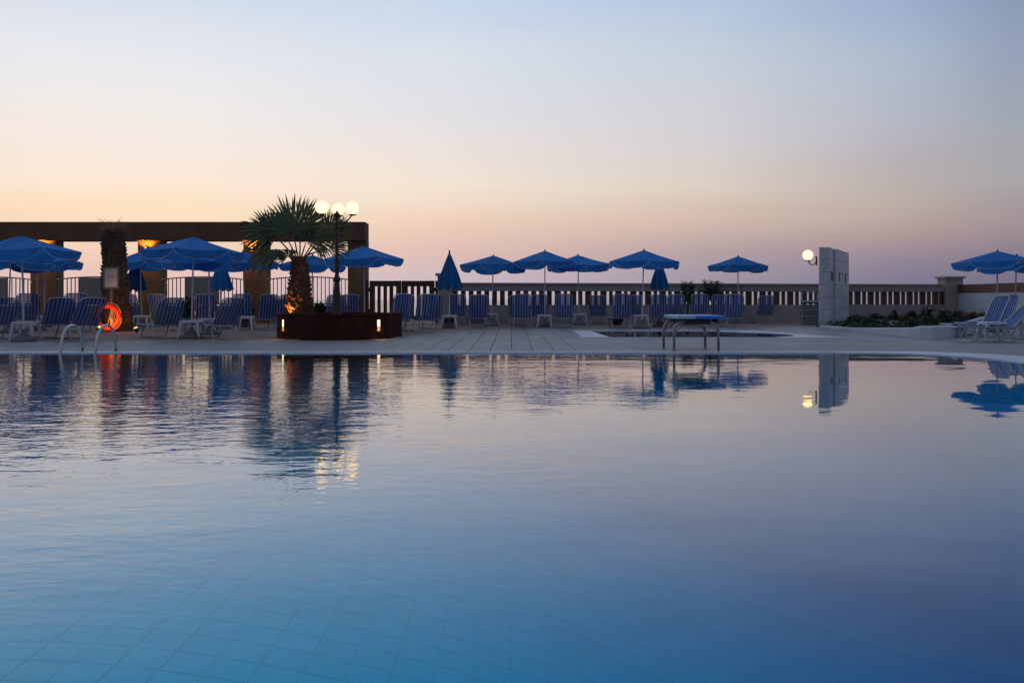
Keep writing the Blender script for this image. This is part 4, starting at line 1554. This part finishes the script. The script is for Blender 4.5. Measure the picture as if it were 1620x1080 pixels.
for (px_, ay, ry, w, tw, lbl) in PAR:
    if len(protos_p) < 4:
        o = make_parasol(lbl, 40 + len(protos_p)); protos_p.append(o)
    else:
        o = dup(random.choice(protos_p), lbl)
    Y = 2.3 * F / w
    za_ = hz(ay, Y); zr_ = hz(ry, Y)
    sz = (za_) / 2.64
    sxy = 1.0
    o.location = (at(px_, Y), Y, 0.006)
    o.rotation_euler = (R(random.uniform(-1.6, 1.6)), R(random.uniform(-1.6, 1.6)), R(tw))
    o.scale = (sxy, sxy, sz)


def folded_parasol(px_, Y, top_py, bot_py, half_px, label, seed):
    random.seed(seed)
    t = thing('folded_parasol', label, 'parasol', (at(px_, Y), Y, 0.006), 0, 'folded blue parasols')
    zt, zb_, w = hz(top_py, Y), hz(bot_py, Y), half_px / F * Y
    n = 36
    prof = [(0.0, 0.045), (0.06, 0.09), (0.25, 0.34), (0.55, 0.66), (0.8, 0.86), (0.94, 0.97), (1.0, 1.0)]
    vs, fs = [], []
    ph = [random.uniform(-0.25, 0.25) for _ in range(n)]
    for (u, r) in prof:
        for k in range(n):
            a = 2 * PI * k / n
            pl_ = 1 + 0.17 * u * (1 if k % 4 < 2 else -1) + 0.05 * math.sin(k * 1.7)
            z = zt + (zb_ - zt) * u + (0.035 * (1 if k % 4 < 2 else -1) + 0.02 * ph[k] if u > 0.98 else 0)
            vs.append((w * r * pl_ * math.cos(a + ph[k] * 0.1 * u), w * r * pl_ * math.sin(a + ph[k] * 0.1 * u), z))
    for i in range(len(prof) - 1):
        for k in range(n):
            l = (k + 1) % n
            fs.append((i * n + k, (i + 1) * n + k, (i + 1) * n + l, i * n + l))
    fs.append(tuple(range(n)))
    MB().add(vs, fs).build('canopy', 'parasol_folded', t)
    mb = MB()
    lowr = vs[-n:]
    mb.tube(lowr, 0.006, 3, closed=True)
    mb.build('piping', 'piping', t)
    MB().tube([(0, 0, 0.1), (0, 0, zt)], 0.02, 8).build('pole', 'white_pole', t)
    MB().lathe([(0.03, zt - 0.02), (0.03, zt + 0.015), (0.01, zt + 0.06)], 8).build('finial', 'dark_rubber', t)
    MB().lathe([(0.27, 0.0), (0.27, 0.05), (0.2, 0.1), (0.06, 0.2), (0.035, 0.3)], 16).build('base', 'concrete_base', t)


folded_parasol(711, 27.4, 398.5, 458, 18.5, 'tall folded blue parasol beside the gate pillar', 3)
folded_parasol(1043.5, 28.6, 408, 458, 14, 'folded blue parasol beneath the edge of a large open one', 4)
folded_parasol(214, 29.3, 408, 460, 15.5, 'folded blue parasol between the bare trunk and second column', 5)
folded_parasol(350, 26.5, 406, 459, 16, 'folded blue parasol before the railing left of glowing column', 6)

# ------------------------------------------------------------------ tables
def make_table(label):
    t = thing('side_table', label, 'table', (0, 0, 0), 0, 'white side tables')
    w, h = 0.235, 0.43
    mb = MB().bevbox(-w, w, -w, w, h - 0.055, h, 0.012)
    mb.build('table_top', 'white_plastic', t)
    mb = MB()
    for (sx, sy) in ((1, 1), (1, -1), (-1, 1), (-1, -1)):
        m = MB()
        x0, x1 = sx * (w - 0.005), sx * (w - 0.075)
        y0, y1 = sy * (w - 0.005), sy * (w - 0.075)
        bx0, bx1, by0, by1 = sx * (w + 0.035), sx * (w - 0.005), sy * (w + 0.035), sy * (w - 0.005)
        zt = h - 0.056
        vs = [(x0, y0, zt), (x1, y0, zt), (x1, y1, zt), (x0, y1, zt), (bx0, by0, 0), (bx1, by0, 0), (bx1, by1, 0), (bx0, by1, 0)]
        m.add(vs, [(0, 1, 2, 3), (7, 6, 5, 4), (0, 4, 5, 1), (1, 5, 6, 2), (2, 6, 7, 3), (3, 7, 4, 0)])
        m.build('leg', 'white_plastic', t)
    MB().lathe([(0.03, h + 0.0005), (0.03, h + 0.006), (0.02, h + 0.006)], 10).build('pole_collar', 'white_plastic', t)
    return t


TAB = [
    (41, 539, 8, 'white plastic table beside the nearest parasol pole on the far left'),
    (64, 521.5, -4, 'white plastic table in front of the first column, behind the nearest table'),
    (225, 521, 6, 'white plastic table under the parasol right of the bare trunk'),
    (303, 536, 5, 'white plastic table at the foot of the large middle parasol pole'),
    (331, 529, -3, 'white plastic table just behind the large middle parasol table'),
    (389, 523, 5, 'white plastic table under the parasol left of the fan palm'),
    (711, 519.8, 0, 'white plastic table under the tall folded parasol by the gate'),
    (778, 514.5, 2, 'white plastic table half behind a lounger near the gate pillar'),
    (861, 518.5, 0, 'white plastic table between loungers beneath the second balustrade parasol'),
    (917, 514.5, 3, 'white plastic table between loungers beneath the third balustrade parasol'),
    (1014, 518.5, -3, 'white plastic table beneath the large parasol left of the diving board'),
    (1570, 540, -6, 'white plastic table beside the parasol pole at the right edge'),
    (1612, 533, 4, 'white plastic table behind the loungers at the right edge'),
]
ft = None
for (px_, by, rz, lbl) in TAB:
    if ft is None: o = ft = make_table(lbl)
    else: o = dup(ft, lbl)
    Y = dep(by) + 0.27
    o.location = (at(px_, Y), Y, 0.008); o.rotation_euler = (0, 0, R(rz))

# ------------------------------------------------------------------ loungers
def make_lounger(alpha, label):
    """lounger facing +Y; backrest leans alpha degrees from upright towards -Y"""
    t = thing('sun_lounger', label, 'sun lounger', (0, 0, 0), 0, 'blue striped sun loungers')
    a = R(alpha); zs, W, Lb, Ls = 0.335, 0.315, 0.80, 1.18
    bd = Vector((0, -math.sin(a), math.cos(a))); bn = Vector((0, -math.cos(a), -math.sin(a)))
    hin = Vector((0, 0, zs))
    # seat
    fr = MB()
    cr = 0.08
    pts = [(-W, -0.06, zs), (-W, Ls - cr, zs), (-W + cr * .3, Ls - cr * .3, zs), (-W + cr, Ls, zs), (W - cr, Ls, zs), (W - cr * .3, Ls - cr * .3, zs), (W, Ls - cr, zs), (W, -0.06, zs)]
    fr.tube(pts, 0.014, 6)
    fr.tube([(-W, 0.0, zs - 0.018), (W, 0.0, zs - 0.018)], 0.012, 6)
    fr.build('seat_frame', 'aluminium', t)
    sl = MB()
    m = 8
    vs, fs = [], []
    for i in range(m + 1):
        y = 0.03 + (Ls - 0.06) * i / m
        for j in range(7):
            x = -W - 0.012 + (2 * W + 0.024) * j / 6
            vs.append((x, y, zs + 0.017 - 0.03 * (1 - (2 * j / 6 - 1) ** 2) * math.sin(PI * i / m)))
    for i in range(m):
        for j in range(6):
            fs.append((i * 7 + j, i * 7 + j + 1, (i + 1) * 7 + j + 1, (i + 1) * 7 + j))
    sl.add(vs, fs).build('seat_sling', 'sling_stripe', t)
    # backrest
    bf = MB()
    Wb = W - 0.012
    c2 = 0.13

    def bp(x, s, o=0.0):
        q = hin + bd * s + bn * o
        return (x, q.y, q.z)
    pts = [bp(-Wb, 0), bp(-Wb, Lb - c2), bp(-Wb + c2 * .08, Lb - c2 * .55), bp(-Wb + c2 * .3, Lb - c2 * .22), bp(-Wb + c2 * .65, Lb - c2 * .04), bp(-Wb + c2 * 1.1, Lb),
           bp(Wb - c2 * 1.1, Lb), bp(Wb - c2 * .65, Lb - c2 * .04), bp(Wb - c2 * .3, Lb - c2 * .22), bp(Wb - c2 * .08, Lb - c2 * .55), bp(Wb, Lb - c2), bp(Wb, 0)]
    bf.tube(pts, 0.014, 6)
    bf.build('back_frame', 'aluminium', t)
    vs, fs = [], []
    m = 9
    for i in range(m + 1):
        s = 0.02 + (Lb - 0.015) * i / m
        wv = Wb + 0.010
        if s > Lb - c2: wv -= 0.115 * ((s - (Lb - c2)) / c2) ** 1.3
        for j in range(7):
            u = 2 * j / 6 - 1
            vs.append(bp(wv * u, s, 0.017 - 0.03 * (1 - u * u) * math.sin(PI * min(1, i / m * 1.02)) * -1 * (1 if i < m else 0.3)))
    for i in range(m):
        for j in range(6):
            fs.append((i * 7 + j, i * 7 + j + 1, (i + 1) * 7 + j + 1, (i + 1) * 7 + j))
    MB().add(vs, fs).build('back_sling', 'sling_stripe', t)
    # legs: two pairs, each leg down to a floor bar; V shaped seen from the side
    for sx in (-1, 1):
        x = sx * (W - 0.02)
        MB().tube([(x, 0.12, zs - 0.015), (x * 1.02, 0.02, 0.06), (x * 1.02, -0.01, 0.014)], 0.013, 6).build('leg', 'aluminium', t)
        MB().tube([(x, 0.70, zs - 0.015), (x * 1.02, 0.86, 0.06), (x * 1.02, 0.9, 0.014)], 0.013, 6).build('leg', 'aluminium', t)
        sp_ = bp(x * 0.97, 0.36 if alpha < 60 else 0.3)
        MB().tube([sp_, (x * 0.97, -0.055, zs - 0.03)] if alpha < 60 else [sp_, (x * .97, sp_[1], zs - 0.06)], 0.009, 5).build('back_strut', 'aluminium', t)
    MB().tube([(-W * 1.0, -0.01, 0.016), (W * 1.0, -0.01, 0.016)], 0.012, 6).build('floor_bar', 'aluminium', t)
    MB().tube([(-W * 1.0, 0.9, 0.016), (W * 1.0, 0.9, 0.016)], 0.012, 6).build('floor_bar', 'aluminium', t)
    return t


LOU = [  # px of the backrest foot, base py, yaw, variant, label
    (-2, 537, 46, 'rec', 'striped lounger cut off at the left edge, beside the nearest white table'),
    (44, 523, 34, 'up', 'striped lounger in front of the first pergola column'),
    (88, 536, 46, 'rec', 'reclined striped lounger behind the left pool handrail'),
    (121, 526, 24, 'up', 'striped lounger between and behind the two loungers left of the lifebuoy'),
    (134, 538, 52, 'rec', 'reclined striped lounger partly in front of the red lifebuoy'),
    (206, 516.5, -4, 'up', 'narrow visible slice of striped lounger just right of the bare trunk'),
    (252, 516, 2, 'up', 'upright striped lounger at the foot of second pergola column'),
    (264, 536, 43, 'rec', 'large reclined striped lounger before the second pergola column'),
    (254, 524, -12, 'mid', 'striped lounger mostly hidden behind the large one before second column'),
    (324, 523, 26, 'mid', 'striped lounger behind the large middle parasol pole, leaning right'),
    (336, 519, -24, 'mid', 'striped lounger behind the large middle parasol pole, leaning left'),
    (356, 536.5, 47, 'rec', 'large reclined striped lounger right of the large middle parasol table'),
    (383, 520, 14, 'up', 'upright striped lounger before the glowing column left of the palm'),
    (423, 522, 34, 'mid', 'striped lounger left of the fan palm planter, by itself'),
    (455, 520, 24, 'mid', 'sliver of striped lounger against the left side of lit palm trunk'),
    (530, 519, 22, 'mid', 'striped lounger half hidden behind the lamp post base'),
    (553, 520, 14, 'mid', 'striped lounger right behind the planter, right of the lamp post'),
    (632, 527.5, 40, 'mid', 'striped lounger at the right end of the planter, leaning right'),
    (638, 521.5, 22, 'mid', 'striped lounger in front of the gate, behind the one by the planter'),
    (672, 526, 30, 'mid', 'wide looking striped lounger before right leaf of the wooden gate'),
    (683, 521, 14, 'mid', 'striped lounger almost hidden behind the one by the gate pillar'),
    (724, 515.5, 0, 'up', 'striped lounger against the balustrade beside the tall folded parasol'),
    (757.5, 519.5, 3, 'mid', 'striped lounger in front of another one below the leftmost balustrade parasol'),
    (755, 513, 0, 'up', 'striped lounger hidden behind the one below leftmost balustrade parasol'),
    (819, 515, 0, 'mid', 'striped lounger whose left edge shows behind the one with a table right'),
    (827, 519.5, 0, 'up', 'tall backed striped lounger left of the table under the second parasol'),
    (854, 514.5, 0, 'up', 'striped lounger behind the table under the second balustrade parasol'),
    (892, 519, -1, 'up', 'striped lounger alone between the second and third balustrade parasols'),
    (946, 513.5, -14, 'mid', 'striped lounger leaning left, right of the third balustrade parasol pole'),
    (983, 519, 0, 'up', 'tall striped lounger left of the table under the large balustrade parasol'),
    (1003, 514, -8, 'mid', 'striped lounger half behind the tall one by the large parasol pole'),
    (1044, 518.5, -16, 'mid', 'striped lounger right of the large parasol, left of diving board'),
    (1070, 514.5, 0, 'up', 'striped lounger with a feathery plant before its top'),
    (1106, 516.5, 0, 'up', 'upright striped lounger behind the left part of the diving board'),
    (1138, 513.5, -6, 'up', 'striped lounger in the shade of the feathery plant behind diving board'),
    (1161, 518.5, 0, 'up', 'striped lounger at the pole of the lone small parasol'),
    (1210, 512, 0, 'mid', 'single striped lounger standing against the balustrade, far from the others'),
]
protos = {}
ANG = {'up': 9, 'mid': 17, 'rec': 36}
random.seed(17)
for (px_, by, yaw, var, lbl) in LOU:
    if var not in protos: o = protos[var] = make_lounger(ANG[var], lbl)
    else: o = dup(protos[var], lbl)
    Y = dep(by) + 0.02
    o.location = (at(px_, Y), Y, 0.008); o.rotation_euler = (0, 0, R(yaw))
# side-on loungers at the right edge
for (px_, by, yaw, al, lbl) in ((1566, 533, 96, 26, 'side-on striped lounger, left one of the pair with upright backs, right edge'),
                                (1584, 530, 98, 22, 'side-on striped lounger, rear one of the pair by the right edge parasol pole'),
                                (1592, 540.5, 84, 46, 'nearest side-on striped lounger at right edge with deeply reclined back'),
                                (1668, 536, 84, 46, 'side-on striped lounger entering the photo from the right edge')):
    o = make_lounger(al, lbl)
    Y = dep(by)
    o.location = (at(px_, Y), Y, 0.0); o.rotation_euler = (0, 0, R(yaw))
# stack of folded-flat loungers beside the shower wall, seen end on
stack_y = 31.3
proto = None
names = ['bottom one', 'second from the bottom', 'third from the bottom', 'fourth, in the middle', 'fifth from the bottom', 'second from the top', 'topmost, upside down with its legs up']
for k in range(7):
    lbl = 'flat lounger in the stack by the shower wall, ' + names[k]
    if proto is None:
        o = proto = make_lounger(89, lbl)
    else:
        o = dup(proto, lbl)
    o.location = (at(1283 + (0, 1.2, -1, 0.6, -0.6, 1, 0)[k], stack_y), stack_y + 0.05 * (k % 2), 0.008 + k * 0.1)
    o.rotation_euler = (0, 0, R(-20 + (2, -3, 4, -1, 3, -4, 5)[k]))
    if k == 6:
        o.rotation_euler = (0, PI, R(-16)); o.location.z = 0.008 + 5 * 0.1 + 0.35 + 0.36
    o['group'] = 'stacked flat loungers'

# dark pots by the balustrade
for (px_, lbl) in ((709, 'dark pot on the paving behind the table by the tall folded parasol'), (976, 'dark pot at foot of the balustrade under a tall lounger')):
    t = tag(MB().lathe([(0.16, 0), (0.24, 0.2), (0.26, 0.25), (0.22, 0.25), (0.2, 0.2)], 14).build('plant_pot', 'pot_dark'), lbl, 'plant pot', 'dark pots on the terrace')
    t.location = (at(px_, 30.6), 30.6, 0.008)

# ------------------------------------------------------------------ diving platform
DX0, DX1 = 2.96, 3.77
DY0, DY1 = dep(556.3), dep(551)
dv = thing('diving_platform', 'low blue topped diving platform on four curved steel legs by pool', 'diving board', (0, 0, 0))
zt = hz(504, DY0)
for (xa, sgn) in ((DX0, 1), (DX1, -1)):
    for yy in (DY0, DY1):
        pts = [(xa, yy, 0.0), (xa, yy, zt - 0.24)] + [(xa + sgn * 0.19 * (1 - math.cos(q)), yy, zt - 0.24 + 0.19 * math.sin(q)) for q in [PI / 2 * i / 6 for i in range(1, 7)]] + [(xa + sgn * 0.34, yy, zt - 0.045)]
        lg = MB().tube(pts, 0.024, 10).build('leg', 'steel_dull', dv, True)
        MB().lathe([(0.055, 0.0), (0.055, 0.012), (0.03, 0.02)], 10, (xa, yy, 0.001)).build('foot_plate', 'steel_dull', lg)
    MB().tube([(xa, DY0, zt - 0.26), (xa + sgn * 0.2, DY0 + 0.05, zt - 0.07)], 0.012, 6).build('brace', 'steel_dull', dv)
    MB().tube([(xa, DY1, zt - 0.26), (xa + sgn * 0.2, DY1 - 0.05, zt - 0.07)], 0.012, 6).build('brace', 'steel_dull', dv)
MB().box(DX0 + 0.2, DX1 - 0.16, DY0 - 0.06, DY1 + 0.1, zt - 0.1, zt - 0.006).build('support_box', 'black_box', dv)
xm = DX0 + 0.37
MB().bevbox(DX0 + 0.04, xm, DY0 - 0.12, DY1 + 0.2, zt, zt + 0.055, 0.008).build('worn_board', 'board_pale', dv)
MB().bevbox(xm + 0.002, DX1 + 0.11, DY0 - 0.12, DY1 + 0.2, zt, zt + 0.056, 0.008).build('board', 'board_blue', dv)

# pool handrails
lh = None
for (px_, lbl) in ((131, 'left one of the two curved steel pool handrails'), (183.5, 'right one of two curved steel pool handrails, before the lifebuoy')):
    Yb = dep(556.6)
    x = at(px_, Yb)
    if lh is None:
        t = lh = thing('pool_handrail', lbl, 'handrail', (x, 0, 0), 0, 'pool handrails')
        ya = YF - 0.42
        za = hz(514.5, YF)
        rad = 0.3
        pts = [(0, Yb, 0.01), (0, Yb - 0.03, za - rad)]
        yc = (Yb + ya) / 2
        hw = (Yb - ya) / 2
        pts = [(0, Yb, 0.02), (0, Yb - 0.02, za - 0.36)] + [(0, yc + hw * 0.93 * math.cos(q), za - 0.30 + 0.30 * math.sin(q)) for q in [PI * i / 14 for i in range(15)]] + [(0, ya - 0.02, za - 0.45), (0, ya - 0.02, -0.4), (0, ya - 0.02, -1.2)]
        MB().tube(pts, 0.024, 10).build('rail', 'steel', t, True)
        MB().lathe([(0.075, 0.0), (0.075, 0.012), (0.035, 0.024)], 12, (0, Yb, 0.0085)).build('base_flange', 'steel_dull', t)
    else:
        t = dup(lh, lbl); t.location = (x, 0, 0)
